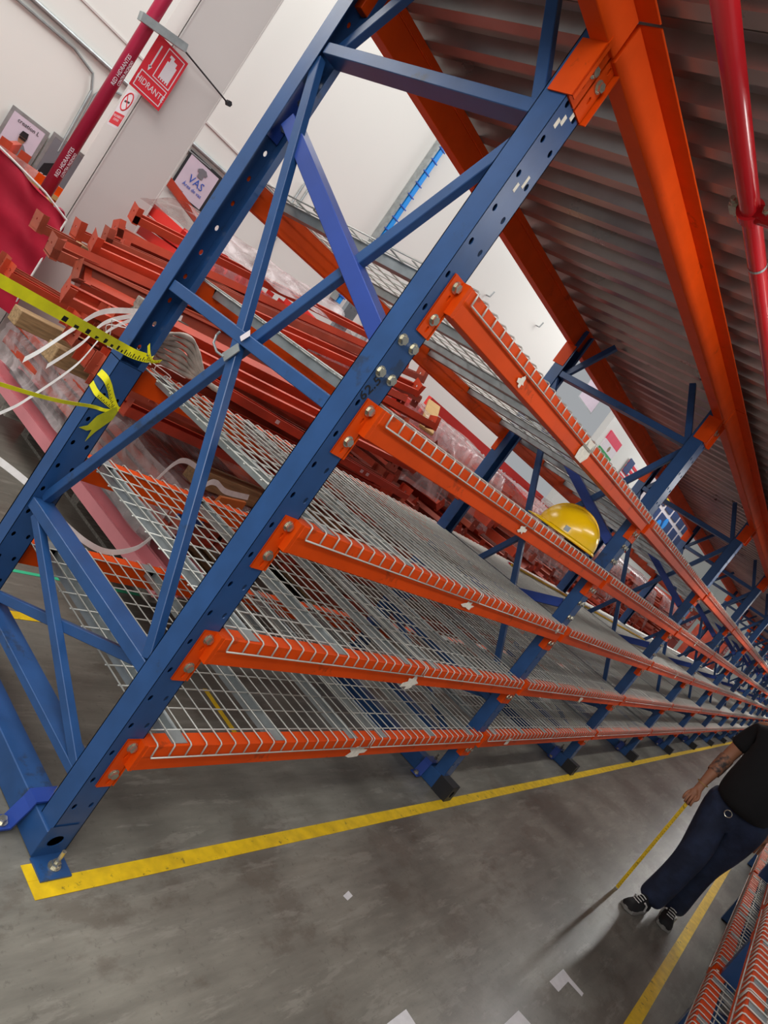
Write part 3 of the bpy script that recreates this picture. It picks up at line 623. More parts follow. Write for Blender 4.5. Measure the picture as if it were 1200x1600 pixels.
# blue cable tray on wall
bt = thing('wall_cable_ladder', 'bright blue vertical strip fixed to the white wall', 'cable tray')
obj('side_rail', MB().box(6.20, 6.28, 6.88, 6.99, 2.6, 7.2), CYAN, bt)
obj('back_rail', MB().box(6.13, 6.17, 6.88, 6.99, 2.6, 7.2), GALV, bt)
g = MB()
for k in range(22): g.box(6.15, 6.31, 6.87, 6.885, 2.7 + k * .2, 2.715 + k * .2)
obj('rung', g, SIGNB, bt)
for k, (x, z) in enumerate(((11.3, 5.0), (9.3, 4.55))):
    tag(obj('wall_hook', MB().tube([(x, 6.99, z), (x, 6.9, z), (x, 6.88, z + .12)], .015, 6), GALV), ('upper', 'lower')[k] + ' small hook on the white wall under the mezzanine', 'hook')
# flags
fl = thing('mexican_flag', 'green white and red flag on the far white wall', 'flag')
FX0, FZ0 = 17.75, 4.25
for k, m in enumerate((flat('flag_green', (40, 150, 80)), SIGNW, flat('flag_red', (222, 60, 90)))):
    g = MB(); g.box(FX0 + .0, FX0 + 1.25, 6.955, 6.999, FZ0 + k * .27, FZ0 + (k + 1) * .27); obj(('green_stripe', 'white_stripe', 'red_stripe')[k], g, m, fl)
obj('eagle_emblem', MB().cyl((FX0 + .62, 6.955, FZ0 + .40), (0, -1, 0), .09, .005, 12), mat('emblem_brown', (150, 130, 90)), fl)
fl = thing('striped_flag', 'red and white striped flag hanging on the far white wall', 'flag')
g = MB(); [g.box(20.2, 21.4, 6.93, 6.95, 4.1 + k * .16, 4.18 + k * .16) for k in range(6)]; obj('red_stripes', g, SIGNR, fl)
obj('white_stripes', MB().box(20.2, 21.4, 6.952, 6.96, 4.1, 5.06), SIGNW, fl); obj('canton', MB().box(20.2, 20.75, 6.92, 6.93, 4.6, 5.06), NAVY, fl)
t = framed('pale hanging banner in the recess beside the flag', 15.5, 16.7, 5.0, 6.4, y=7.3, m=POSTM)
rl = thing('recess_lamp', 'bright round lamp shining in the grey recess', 'lamp')
LM = bpy.data.materials.new('lamp_glow'); LM.use_nodes = True; LM.node_tree.nodes['Principled BSDF'].inputs['Emission Color'].default_value = (1, 1, .97, 1); LM.node_tree.nodes['Principled BSDF'].inputs['Emission Strength'].default_value = 12
obj('lamp_disc', MB().cyl((14.3, 9.0, 5.75), (0, -1, -.4), .13, .06, 16), LM, rl); obj('housing', MB().cyl((14.3, 9.04, 5.77), (0, 1, .1), .17, .56, 16), GALV, rl)
tr = thing('roof_truss', 'grey lattice truss running across the recess', 'truss')
g = MB()
for k in range(14):
    g.bar((12.9 + k * .36, 8.7, 5.2 + k * .10), (13.08 + k * .36, 8.7, 5.7 + k * .10), .03, .03); g.bar((13.08 + k * .36, 8.7, 5.7 + k * .10), (13.26 + k * .36, 8.7, 5.3 + k * .10), .03, .03)
obj('web_members', g, GALV, tr); obj('chord', MB().bar((12.9, 8.7, 5.2), (17.9, 8.7, 6.6), .05, .05), GALV, tr); obj('chord', MB().bar((12.9, 8.7, 5.65), (17.9, 8.7, 7.05), .05, .05), GALV, tr)

# navy slatted racks and notice boards on the far wall
bd = thing('far_wall_display', 'navy and white panelled display on the far wall with blue discs', 'display')
obj('back_board', MB().box(23.2, 32.5, 6.86, 6.98, 3.0, 5.9), SIGNW, bd)
for i in range(7):
    for j in range(3):
        g = MB(); g.box(23.5 + i * 1.28, 24.45 + i * 1.28, 6.82, 6.86, 3.15 + j * .92, 3.9 + j * .92); obj('navy_panel', g, NAVY, bd)
for k, (x, z, m, r) in enumerate(((26.4, 4.3, CYAN, .28), (27.1, 4.6, CYAN, .24), (28.6, 4.1, YEL, .3), (25.6, 5.3, YEL, .26), (31.4, 4.4, CYAN, .3), (31.2, 5.3, YEL, .22))):
    obj('round_logo', MB().cyl((x, 6.82, z), (0, -1, 0), r, .03, 18), m, bd)

# ------------------------------------------------------------------ stored beams behind the rack
def make_stored(m, name='stored_crossbar', L=2.4, cat='rack bar'):
    t = thing(name, 'x', cat)
    g = MB(); g.box(-.05, .05, 0, L, -.022, -.018); g.box(-.05, -.046, 0, L, -.018, .024); g.box(.046, .05, 0, L, -.018, .024); g.box(-.046, -.036, 0, L, .020, .024); g.box(.036, .046, 0, L, .020, .024)
    obj('channel', g, m, t)
    for y in (0, L - .005):
        g = MB(); g.holes(-.05, .05, [.0], -.03, [0.03], .075, y, .008, .008, .05, depth=.004); g.box(.047, .050, y, y + .035, -.03, .075)
        obj('end_bracket', g, m, t)
    return t
sa = make_stored(REDOR); sb = make_stored(REDOR2); TS = [tree(sa), tree(sb)]
NST = [0]; LAST = [None]
def place(loc, rz, rx=0.0, ry=0.0, label='', group='', L=None, parts=True, kind=None):
    k = kind if kind is not None else NST[0] % 2; NST[0] += 1
    r = dup(TS[k], loc, (rx, ry, rz), label=label, group=group, parts=parts); r.rotation_mode = 'YXZ'; LAST[0] = r
    return r
usedS = [False, False]
rnd = random.Random(5)
# middle stack: beams roughly parallel to the rack, ends to the right near x = 2.6
for lay in range(4):
    for j in range(7):
        if rnd.random() < .16: continue
        y = 1.62 + j * 0.26 + rnd.uniform(-.03, .03); x = 2.72 + (y - 1.7) * .42 + rnd.uniform(-.08, .25); z = .955 + lay * .092
        place((x, y, z), pi / 2 + rnd.uniform(-.045, .045) + (.10 if lay == 2 else 0), rnd.uniform(-.01, .01), 0, 'red-orange stored bar in the first pile, %s middle layer, %s from the rack' % (ORD[lay], ORD[j]), 'stored bars in the middle of the first pile')
        if j == 0:
            for q in (.55, .62, 1.5): obj('sticker', MB().box(-.0515, -.0502, q, q + .03, -.008, .014), SIGNW, LAST[0])
# upper leaning beams: left end low, right end high
U = [((.16, 2.2, 1.345), (1.88, 2.1, 1.60)), ((.25, 2.3, 1.385), (2.00, 2.0, 1.70)), ((.41, 2.4, 1.46), (2.05, 2.1, 1.78)), ((.50, 2.5, 1.51), (2.11, 2.2, 1.86)), ((.63, 2.7, 1.57), (2.25, 2.5, 1.90)),
     ((.82, 3.0, 1.71), (2.5, 2.8, 2.02)), ((.26, 2.1, 1.335), (1.9, 1.9, 1.55)), ((.31, 2.1, 1.29), (2.0, 1.8, 1.47)), ((.45, 2.7, 1.45), (2.2, 2.6, 1.78)), ((.70, 2.8, 1.60), (2.3, 2.3, 1.80)), ((.22, 2.0, 1.23), (1.9, 1.62, 1.40)), ((.6, 2.5, 1.50), (2.3, 1.95, 1.70)), ((.35, 2.9, 1.36), (2.3, 3.0, 1.55))]
for k, (b, a) in enumerate(U):
    a = Vector(a); b = Vector(b); d = (a - b).normalized()
    rz = math.atan2(-d.x, d.y); rx = math.asin(d.z)
    place(b, rz, rx, (.1, pi - .2, .35, 0, -.3, .2, 1.2, -.9, 0, pi, .5, -.2, 0)[k], 'red-orange bar leaning on top of the first pile, %s one from the rack side' % ORD[k], 'bars leaning on top of the first pile', kind=0 if k % 3 else 1)
# lower stack: along y, film wrapped
for j in range(9):
    for lay in range(3):
        place((1.02 + j * .115, 1.36 + rnd.uniform(-.05, .08), .52 + lay * .075), rnd.uniform(-.02, .02), 0, 0, 'orange bar inside the film-wrapped low bundle, %s layer, %s from the left' % (ORD[lay], ORD[j]), 'wrapped bars low in the first pile', kind=(j + lay) % 2)
# piles further along
for p in range(5):
    px = 3.05 + p * 2.45
    nl = (6, 6, 7, 7, 7)[p]
    for lay in range(nl):
        for j in range(8 if p < 3 else 6):
            if rnd.random() < .06: continue
            z = (1.02, 1.02, 1.0, 1.05, 1.1)[p] + lay * .125 + rnd.uniform(-.02, .02)
            place((px + j * (.255 if p < 3 else .34) + rnd.uniform(-.06, .06), 1.55 + lay * .10 + rnd.uniform(-.16, .3), z), rnd.uniform(-.12, .12), rnd.uniform(-.02, .04), rnd.choice((0, pi, .6, -.7, pi / 2)),
                  'red bar in the %s pile behind the rack, %s layer up, %s from the left' % (('second', 'third', 'fourth', 'fifth', 'sixth')[p], ORD[lay], ORD[j]), 'red bars in the %s pile' % ('second', 'third', 'fourth', 'fifth', 'sixth')[p], parts=True)
sa.location = (3.05, 3.62, .96); sa.rotation_euler = (0, 0, pi / 2 + .02)
tag(sa, 'red-orange stored beam lying alone behind the first pile', 'beam')
sb.location = (3.1, 3.80, .96); sb.rotation_euler = (0, 0, pi / 2)
tag(sb, 'faded orange stored beam at the back edge of the first pile', 'beam')
print('stored', NST[0])
# supports below the stacks
def pallet(x, y, z, lab, w=1.15, d=1.9):
    t = thing('wooden_pallet', lab, 'pallet', (x, y, z))
    g = MB(); [g.box(k * (w - .09) / 5, k * (w - .09) / 5 + .09, 0, d, .10, .12) for k in range(6)]; obj('top_boards', g, WOOD, t)
    for yy in (0, d / 2 - .045, d - .09): obj('stringer', MB().box(0, w, yy, yy + .09, .02, .10), GREYWOOD, t)
    g = MB(); [g.box(k * (w - .1) / 2, k * (w - .1) / 2 + .1, 0, d, 0, .02) for k in range(3)]; obj('bottom_boards', g, GREYWOOD, t)
    return t
pallet(1.25, 1.6, 0.0, 'weathered pallet under the pink beams of the first pile', w=.9)
for p in range(5):
    for q in range(2): pallet(3.0 + p * 2.45 + q * 1.18, 1.75, 0.0, 'wooden pallet on the floor under the %s pile, %s one' % (('second', 'third', 'fourth', 'fifth', 'sixth')[p], ('near', 'far')[q]))
    t = thing('wrapped_crate_stack', 'film-wrapped timber bundle under the %s pile of red beams' % (('second', 'third', 'fourth', 'fifth', 'sixth')[p]), 'bundle', (3.0 + p * 2.45, 1.75, .12))
    for k in range(6): obj('timber_layer', MB().box(0, 2.3, .02 * (k % 2), 1.9, .002 + k * .14, .13 + k * .14), (REDOR2, GREYWOOD)[k % 2], t)
# pink beams
for k, x in enumerate((.90, 1.06, 1.22)):
    t = thing('pink_beam', ('pale pink primed steel beam with rust at its near end, outermost at floor level', 'pale pink primed beam, middle one of the low trio', 'pale pink primed beam, innermost of the low trio')[k], 'beam', (x, 1.12 + .05 * k, .27))
    g = MB(); L = 2.75; g.box(0, .145, 0, L, 0, .006); g.box(0, .006, 0, L, .006, .07); g.box(.139, .145, 0, L, .006, .07); g.box(.05, .095, 0, L, .006, .022)
    obj('channel', g, PINK, t)
    if k == 0: obj('rust_patch', MB().prism([(.01, .05, .0705), (.05, .03, .0705), (.06, .12, .0705), (.02, .2, .0705)], (0, 0, .0005)), mat('rust', (170, 90, 40), .9, noise=.3, scale=40), t)
# bearer timbers
def timber(a, b, w, h, lab, m=GREYWOOD): return tag(obj('timber', MB().bar(a, b, w, h, up=(0, 0, 1)), m, bevel=.004), lab, 'timber')
timber((1.0, 1.3, .21), (1.9, 1.3, .21), .10, .09, 'timber bearer under the pink beams, nearest the rack')
timber((.95, 3.3, .21), (2.0, 3.3, .21), .10, .09, 'timber bearer under the pink beams, nearest the wall')
timber((1.18, 1.85, .42), (1.30, 3.55, .42), .09, .09, 'long weathered grey timber lying beside the pink beams')
tag(obj('upright_profile', MB().box(1.0, 1.07, 1.6, 3.6, .36, .41), GALV), 'bare galvanised profile lying next to the pink beams', 'beam')
timber((1.05, 1.55, .80), (2.4, 1.60, .80), .10, .12, 'timber block row between wrapped bundle and orange beams', WOOD)
timber((.55, 2.45, .86), (2.5, 2.5, .86), .10, .12, 'timber bearer below the middle beam layers', WOOD)
timber((.6, 3.1, .83), (2.5, 3.1, .86), .10, .12, 'timber bearer below the middle layers, nearest the wall', WOOD)
timber((.55, 2.0, 1.33), (2.2, 2.3, 1.36), .14, .05, 'wide grey plank between the middle and top beams')
timber((.6, 2.9, 1.36), (2.3, 3.0, 1.36), .10, .08, 'brown timber behind the grey plank', WOOD)
timber((3.05, 1.9, 1.72), (3.9, 2.6, 1.98), .025, .13, 'plain wooden plank leaning against the wrapped pile', CARD)
# stretch film sheets
def film(pts_fn, nu, nv, lab):
    g = MB()
    for i in range(nu + 1):
        for j in range(nv + 1): g.v.append(tuple(pts_fn(i / nu, j / nv)))
    for i in range(nu):
        for j in range(nv):
            a = i * (nv + 1) + j; g.f.append((a, a + 1, a + nv + 2, a + nv + 1))
    return tag(obj('stretch_film', g, FILM, smooth=True, recalc=False), lab, 'plastic film')
def hn(a, b, c): return sin(a * 13.1 + b * 7.7 + c) * .5 + sin(a * 29 + b * 17 + c * 2.1) * .3 + sin(a * 5 - b * 23 + c) * .3
film(lambda u, v: (.97 + 1.08 * u + .012 * hn(u, v, 1), 1.33 + .01 * hn(u, v, 3) + 2.45 * v, .735 + .015 * hn(u, v, 2) - .25 * max(0, .06 - u) / .06), 40, 40, 'clear stretch film over the low orange bundle')
film(lambda u, v: (.94 + .02 * hn(u, v, 1), 1.4 + 2.45 * u, .40 + .34 * v + .02 * hn(u, v, 4)), 30, 10, 'clear stretch film hanging down the side of the low bundle')
film(lambda u, v: (1.15 + 1.55 * u, 2.75 + .9 * v + .03 * hn(u, v, 1), 1.84 + .14 * u + .14 * sin(v * pi) + .022 * hn(u, v, 5)), 50, 24, 'crumpled clear film on top of the first pile')
for p, (x0, y0, z0, w, d) in enumerate(((3.15, 1.9, 1.78, 1.9, 1.9), (5.5, 1.8, 1.75, 2.1, 2.0), (8.0, 1.8, 1.84, 2.1, 2.0), (10.5, 1.8, 1.88, 2.0, 2.0), (12.9, 1.8, 1.92, 2.0, 2.0))):
    film(lambda u, v: (x0 + w * u + .03 * hn(u, v, 2), y0 + d * v + .03 * hn(u, v, 7), z0 + .16 * sin(min(1, v * 1.6) * pi / 2) + .022 * hn(u, v, p) - (.5 * max(0, .08 - v) / .08) - .25 * max(0, u - .92) / .08), 36, 36,
         'clear film sheet draped over the %s pile of red beams' % ('second', 'third', 'fourth', 'fifth', 'sixth')[p])
# second row of wrapped piles nearer the wall
for k, (x, y, w, d, h) in enumerate(((2.0, 4.3, 1.5, 1.2, 1.93), (3.9, 4.4, 1.6, 1.2, 2.0), (5.9, 4.4, 1.8, 1.2, 2.02), (8.3, 4.5, 1.9, 1.2, 2.0), (10.9, 4.5, 2.0, 1.2, 2.0), (13.8, 4.5, 2.2, 1.2, 2.0), (.35, 5.3, .8, .9, 1.6), (1.95, 6.0, .7, .5, 2.05))):
    t = thing('wrapped_beam_stack', 'shrink-wrapped stack of red beams near the white wall, %s along' % ORD[k], 'bundle', (x, y, 0), group='wrapped stacks near the wall')
    obj('pallet_base', MB().box(0, w, 0, d, 0, .14), WOOD, t)
    g = MB(); r2 = random.Random(k); z = .15
    while z < h - .12:
        for q in range(int(w / .13)): g.box(q * .13 + r2.uniform(0, .03), q * .13 + .10, r2.uniform(0, .12), d - r2.uniform(0, .1), z, z + .085)
        z += .1
    for q in range(int(w / .16)):
        xx = q * .16; zz = z; a = r2.uniform(-.4, .4)
        g.bar((xx, r2.uniform(0, .5), zz), (xx + a, r2.uniform(.6, 1.2), zz + r2.uniform(.02, .12)), .1, .05, up=(0, 0, 1)); g.box(xx, xx + .09, -.02, -.015, zz - .04, zz + .10)
    obj('red_beams', g, (REDOR, flat('bright_red_paint', (214, 44, 34)))[1 if k not in (6, 7) else 0], t)
    g = MB(); g.v = []; N = 24
    for i in range(N + 1):
        for j in range(N + 1):
            u, v = i / N, j / N; g.v.append((-.02 + (w + .04) * u, -.04 + .015 * hn(u * 2, v * 2, k), h * .45 + (h * .54) * v))
    for i in range(N):
        for j in range(N): a = i * (N + 1) + j; g.f.append((a, a + 1, a + N + 2, a + N + 1))
    obj('film_wrap', g, FILM, t, smooth=True, recalc=False)
# oval labels on far wrapped pallets
for k, (x, z, y) in enumerate(((17.2, 1.93, 2.0), (25.5, 1.95, 2.0))):
    t = thing('wrapped_carton_pallet', 'film-wrapped pallet with a white oval red-lettered label, %s one' % ('nearer', 'farther')[k], 'pallet', (x, y, 0))
    obj('pallet_base', MB().box(-.6, .6, .05, 1.3, 0, .14), WOOD, t)
    for q in range(5): obj('carton_layer', MB().box(-.55, .55, .08, 1.2, .14 + q * .4, .53 + q * .4), (REDOR, REDOR2)[q % 2], t)
    obj('oval_label', MB().prism([(.34 * cos(2*pi*q/24), .07, z + .16 * sin(2*pi*q/24)) for q in range(24)], (0, -.004, 0)), SIGNW, t)
    obj('label_print', MB().box(-.2, .2, .062, .064, z + .02, z + .06).box(-.17, .17, .062, .064, z - .05, z - .01), SIGNR, t)
for k in range(3):
    tag(obj('long_red_beam', MB().bar((4.6 + k * 5, 3.2, 2.02), (8.8 + k * 5, 3.4, 2.0), .1, .05, up=(0, 0, 1)), flat('bright_red_paint', (226, 52, 44))), 'long bright red beam lying across the %s piles' % ('second and third', 'fourth and fifth', 'farthest')[k], 'beam')
tag(obj('perforated_upright', MB().holes(-.08, .08, [-.03, .03], 0, [.1, .2, .3, .4, .5], .6, 0, .012, .012, .1).box(-.08, .08, .004, .05, 0, .6), mat('bare_grey_upright', (140, 150, 156), .5, .3), loc=(3.35, 3.6, 1.95)), 'grey perforated post end sticking out above the red beams', 'post')
# orange beam on wood behind the crimson cover
t = thing('orange_beam_stack', 'orange beams stacked with wood in front of the portrait posters', 'bundle', (.5, 5.6, 0))
obj('beams', MB().box(-.4, 1.25, 0, .5, 1.50, 1.58).box(-.35, 1.3, 0, .5, 1.36, 1.46), ORANGE, t); obj('timber', MB().box(-.4, 1.3, -.02, .5, 1.46, 1.50).box(-.4, 1.3, 0, .5, .1, 1.36), CARD, t)
tag(obj('stored_crossbar', MB().bar((2.35, 6.2, 2.36), (3.3, 6.2, 2.13), .09, .05, up=(0, 0, 1)), REDOR), 'single orange beam lying on wrapped stack below the VAS sign', 'beam')

# ------------------------------------------------------------------ straps and tapes
def smooth_path(pts, n=10):
    pts = [Vector(p) for p in pts]; out = []
    for i in range(len(pts) - 1):
        p0 = pts[max(i-1, 0)]; p1 = pts[i]; p2 = pts[i+1]; p3 = pts[min(i+2, len(pts)-1)]
        for k in range(n):
            t = k / n; out.append(.5 * ((2*p1) + (p2-p0)*t + (2*p0-5*p1+4*p2-p3)*t*t + (-p0+3*p1-3*p2+p3)*t**3))
    out.append(pts[-1]); return out
def strap(pts, w, lab, m=STRAPM, name='strapping_band', cat='strap', tw=0.0, grp=None):
    q = smooth_path(pts); g = MB(); ws = []
    for i, p in enumerate(q):
        a = tw * i / len(q); ws.append(Vector((.3 * sin(a), .35 * cos(a), 1)).normalized() * w)
    g.ribbon(q, ws); o = obj(name, g, m, recalc=False)
    md = o.modifiers.new('thickness', 'SOLIDIFY'); md.thickness = .0012
    return tag(o, lab, cat, grp)
strap([(.60, 1.7, 1.44), (.40, 1.62, 1.39), (.18, 1.55, 1.30), (.08, 1.5, 1.18), (.02, 1.5, 1.05), (-.02, 1.5, .98)], .026, 'wide white strap trailing from the pile over the caution tape, upper tail')
strap([(.58, 1.69, 1.43), (.38, 1.60, 1.375), (.20, 1.53, 1.27), (.14, 1.5, 1.14), (.06, 1.48, 1.00)], .022, 'white strap trailing from the pile, middle tail')
strap([(.56, 1.68, 1.42), (.36, 1.58, 1.36), (.22, 1.52, 1.24), (.17, 1.5, 1.05), (.06, 1.49, .82), (-.02, 1.49, .68), (0.0, 1.5, .45)], .018, 'white strap trailing from the pile, long lowest tail')
for k in range(7):
    r3 = random.Random(40 + k); c = Vector((.28 + .05 * k, 1.52, 1.24 - .012 * k))
    q = [c + Vector((r3.uniform(-.10, .10), r3.uniform(-.03, .03), r3.uniform(-.07, .07))) for _ in range(6)]
    tag(obj('string_tangle', MB().tube(smooth_path(q, 6), .0022, 5), STRAPM), 'loose white string tangled on the beam ends, %s from the left' % ORD[k], 'string', group='strings tangled on the beam ends')
strap([(.28, 1.18, .51), (.18, 1.3, .56), (-.02, 1.45, .60), (-.25, 1.6, .62)], .030, 'doubled white strap lying low behind the base of the rear post')
strap([(.30, 1.20, .50), (.42, 1.14, .46), (.55, 1.14, .44), (.68, 1.16, .48), (.76, 1.2, .55)], .026, 'white strap looping low under the rear beam')
strap([(.62, 1.25, .72), (.72, 1.32, .86), (.80, 1.35, .90), (.95, 1.4, .87)], .026, 'white strap bent over the wrapped bundle, left loop')
strap([(.78, 1.22, .68), (.92, 1.28, .84), (.99, 1.3, .87), (1.1, 1.32, .84), (1.28, 1.34, .85)], .030, 'white strap bent over the wrapped bundle, right loop')
t = thing('plastic_wrap_knot', 'dusty grey twisted plastic wrap tied between rear post and hook', 'plastic film')
for k in range(7):
    r3 = random.Random(k)
    q = [(.14, 1.10, 1.335), (.20, 1.12, 1.35 + .018 * (k - 3)), (.30, 1.12, 1.36 + .022 * (k - 3)), (.38, 1.10, 1.33 + .010 * (k - 3)), (.44, 1.06, 1.315), (.50, 1.0, 1.32)]
    obj('twisted_strand', MB().tube(smooth_path(q, 6), .01, 6, rs=[.006 + .006 * abs(sin(i * .5 + k)) for i in range(31)]), mat('dusty_plastic', (190, 178, 165), .5, noise=.2, scale=20), t, smooth=True)

# yellow caution tapes
def caution(pts, w, lab, dark=True, tw=0.0):
    t = thing('caution_tape', lab, 'tape'); q = smooth_path(pts, 12); g = MB(); ws = []
    for i, p in enumerate(q):
        a = tw * i / len(q); ws.append(Vector((.15, .5 * sin(a), cos(a))).normalized() * w)
    g.ribbon(q, ws); o = obj('tape_strip', g, YELD, t, recalc=False); o.modifiers.new('t', 'SOLIDIFY').thickness = .0008
    if dark:
        g = MB(); n = 0
        for i in range(len(q) // 3, len(q) - 2, 2):
            dn = -ws[i] * (.30 if i % 4 else .18); e = q[i].lerp(q[i+1], .75)
            g.ribbon([q[i] + Vector((-.0015, -.0015, 0)) + dn, e + Vector((-.0015, -.0015, 0)) + dn], ws[i] * (.28 if i % 4 else .45))
        o = obj('printed_letters', g, BLK, t, recalc=False)
    return t
caution([(-1.05, .75, 1.318), (-.68, .80, 1.318), (-.30, .88, 1.305), (-.04, .975, 1.29), (.03, .981, 1.29), (.085, .984, 1.30), (.10, .982, 1.31)], .036, 'yellow and black caution tape stretched from the rear post, upper one', tw=.7)
caution([(-.9, .78, 1.02), (-.55, .82, 1.03), (-.20, .90, 1.04), (.0, .978, 1.055), (.05, .982, 1.06), (.10, .982, 1.075)], .014, 'thin yellow tape stretched from the rear post, lower one', dark=False)
caution([(-.004, 1.045, 1.165), (-.005, .99, 1.165), (.02, .983, 1.145), (.05, .983, 1.115), (.085, .983, 1.085), (.10, .984, 1.08)], .026, 'caution tape band wrapped on the rear post, upper diagonal')
caution([(-.004, 1.05, 1.115), (-.005, .99, 1.105), (.03, .983, 1.095), (.07, .983, 1.085), (.10, .984, 1.08)], .022, 'caution tape band wrapped on the rear post, lower diagonal')
tag(obj('tape_tail', MB().prism([(.10, .981, 1.075), (.085, .981, 1.09), (.04, .981, 1.03), (.03, .981, .985), (.005, .981, .965), (.036, .981, .965), (.052, .981, .975), (.055, .981, .925), (.068, .981, .972), (.10, .981, 1.04)], (0, -.001, 0)), mat('olive_yellow_plastic', (190, 190, 30), .4, noise=.15, scale=15)), 'torn translucent yellow tape end hanging on the rear post', 'tape')
caution([(.055, .978, 1.345), (.075, .972, 1.315), (.10, .972, 1.30), (.13, .975, 1.315)], .014, 'small caution tape knot sticking out on the rear post')
# blue plate leaning behind front post, brown board
tag(obj('blue_offcut', MB().box(.82, .98, 1.20, 1.215, .66, .80), BLUE2), 'small blue steel offcut behind the front post', 'offcut')
tag(obj('brown_board', MB().prism([(1.02, 1.27, .70), (1.22, 1.27, .70), (1.22, 1.27, .84), (1.05, 1.27, .82)], (0, .02, 0)), mat('orange_brown_board', (196, 104, 40), .7)), 'orange-brown board at the end of the wrapped bundle', 'board')

# coloured rods on the middle shelf, further bays
for k, m in enumerate((YEL, SIGNR, SIGNW)):
    tag(obj('long_rod', MB().tube([(3.6, .90 + .02 * k, 1.27), (7.4, .60 + .02 * k, 1.27)], .008, 8), m), '%s rod lying on the middle shelf in the second and third bays' % ('yellow', 'red', 'white')[k], 'rod')

# ------------------------------------------------------------------ yellow safety helmet on the fourth shelf
h = thing('safety_helmet', 'yellow safety helmet lying on the second highest shelf', 'helmet', (2.14, .13, ZT[3] + .012), (0, 0, radians(125)))
h.scale = (1.12, 1.12, 1.1)
g = MB(); N = 28; K = 12
for j in range(K + 1):
    a = j / K * pi / 2
    for i in range(N):
        th = 2 * pi * i / N; r = cos(a); g.v.append((.150 * r * cos(th) * (1.03 if cos(th) > 0 else 1), .115 * r * sin(th), .028 + .135 * sin(a) * (1 + .03 * (abs(sin(th)) < .3))))
for j in range(K):
    for i in range(N): g.f.append((j*N+i, j*N+(i+1) % N, (j+1)*N+(i+1) % N, (j+1)*N+i))
obj('shell', g, HELM, h, smooth=True)
g = MB()
for i in range(N): 
    th = 2 * pi * i / N; e = .012 + (.055 * max(0, cos(th)) ** 2)
    g.v += [(.148 * cos(th), .113 * sin(th), .030), ((.148 + e) * cos(th), (.113 + e * .6) * sin(th), .014), ((.146 + e) * cos(th), (.111 + e * .6) * sin(th), .009), (.145 * cos(th), .110 * sin(th), .024)]
for i in range(N):
    for q in range(4): g.f.append((4*i+q, 4*((i+1) % N)+q, 4*((i+1) % N)+(q+1) % 4, 4*i+(q+1) % 4))
obj('brim', g, HELM, h, smooth=True)
obj('ridge', MB().tube([(.145 * cos(a), 0, .030 + .139 * sin(a)) for a in [pi * k / 20 for k in range(2, 19)]], .008, 8), HELM, h, smooth=True)
obj('ratchet_strap', MB().box(-.10, -.02, -.08, .08, .0, .022), BLK, h)
obj('slot_cap', MB().box(.03, .055, .100, .112, .035, .06), GALV, h)

# ------------------------------------------------------------------ person
def skin_mesh(name, chains, m, parent, sub=2, root=0):
    """chains: list of lists of (co, (rx,ry)); a chain may begin with an int index into the shared vertex list"""
    verts = []; rad = []; edges = []
    for ch in chains:
        prev = None
        for e in ch:
            if isinstance(e, int): prev = e; continue
            verts.append(e[0]); rad.append(e[1] if isinstance(e[1], tuple) else (e[1], e[1])); i = len(verts) - 1
            if prev is not None: edges.append((prev, i))
            prev = i
    me = bpy.data.meshes.new(name); me.from_pydata(verts, edges, []); o = bpy.data.objects.new(name, me); COL.objects.link(o)
    md = o.modifiers.new('skin', 'SKIN'); md.use_smooth_shade = True
    for i, v in enumerate(me.skin_vertices[0].data): v.radius = rad[i]; v.use_root = (i == root)
    sb_ = o.modifiers.new('sub', 'SUBSURF'); sb_.levels = sub; sb_.render_levels = sub
    dg = bpy.context.evaluated_depsgraph_get(); m2 = bpy.data.meshes.new_from_object(o.evaluated_get(dg)); bpy.data.objects.remove(o)
    m2.materials.clear(); m2.materials.append(m)
    for p_ in m2.polygons: p_.use_smooth = True
    r = bpy.data.objects.new(name, m2); COL.objects.link(r); r.parent = parent
    return r
PX = 3.95
person = thing('person', 'person in black T-shirt and dark jeans holding a yellow measuring tape', 'person', (PX, -1.22, 0))
def V(x, y, z): return (x - PX, y + 1.22, z)
# right side of the body is +y; the person faces -x
RSH, REL, RWR = V(3.98, -1.02, 1.42), V(3.99, -.985, 1.145), V(3.86, -.975, .90)
LSH, LEL, LWR = V(4.02, -1.44, 1.42), V(4.16, -1.44, 1.15), V(4.20, -1.42, .91)
body = [[(V(3.98, -1.22, .92), (.13, .15)), (V(3.97, -1.22, 1.05), (.14, .155)), (V(3.98, -1.22, 1.25), (.12, .16)), (V(3.98, -1.22, 1.40), (.10, .15)), (V(3.98, -1.22, 1.50), .055), (V(3.965, -1.22, 1.56), .055), (V(3.95, -1.22, 1.64), (.085, .072)), (V(3.95, -1.22, 1.72), (.088, .072)), (V(3.955, -1.22, 1.77), (.06, .05))],
        [3, (RSH, .062), (REL, .046), (V(3.93, -.98, 1.03), .043), (RWR, .028), (V(3.845, -.972, .86), (.022, .036)), (V(3.83, -.970, .82), (.018, .040))],
        [3, (LSH, .062), (LEL, .046), (V(4.18, -1.43, 1.03), .042), (LWR, .028), (V(4.2, -1.42, .86), (.020, .036)), (V(4.2, -1.42, .82), (.016, .038))],
        [0, (V(3.97, -1.135, .86), .095), (V(3.90, -1.17, .52), .062), (V(3.87, -1.15, .10), .042)],
        [0, (V(3.99, -1.305, .86), .095), (V(4.05, -1.275, .52), .062), (V(4.12, -1.285, .10), .042)]]
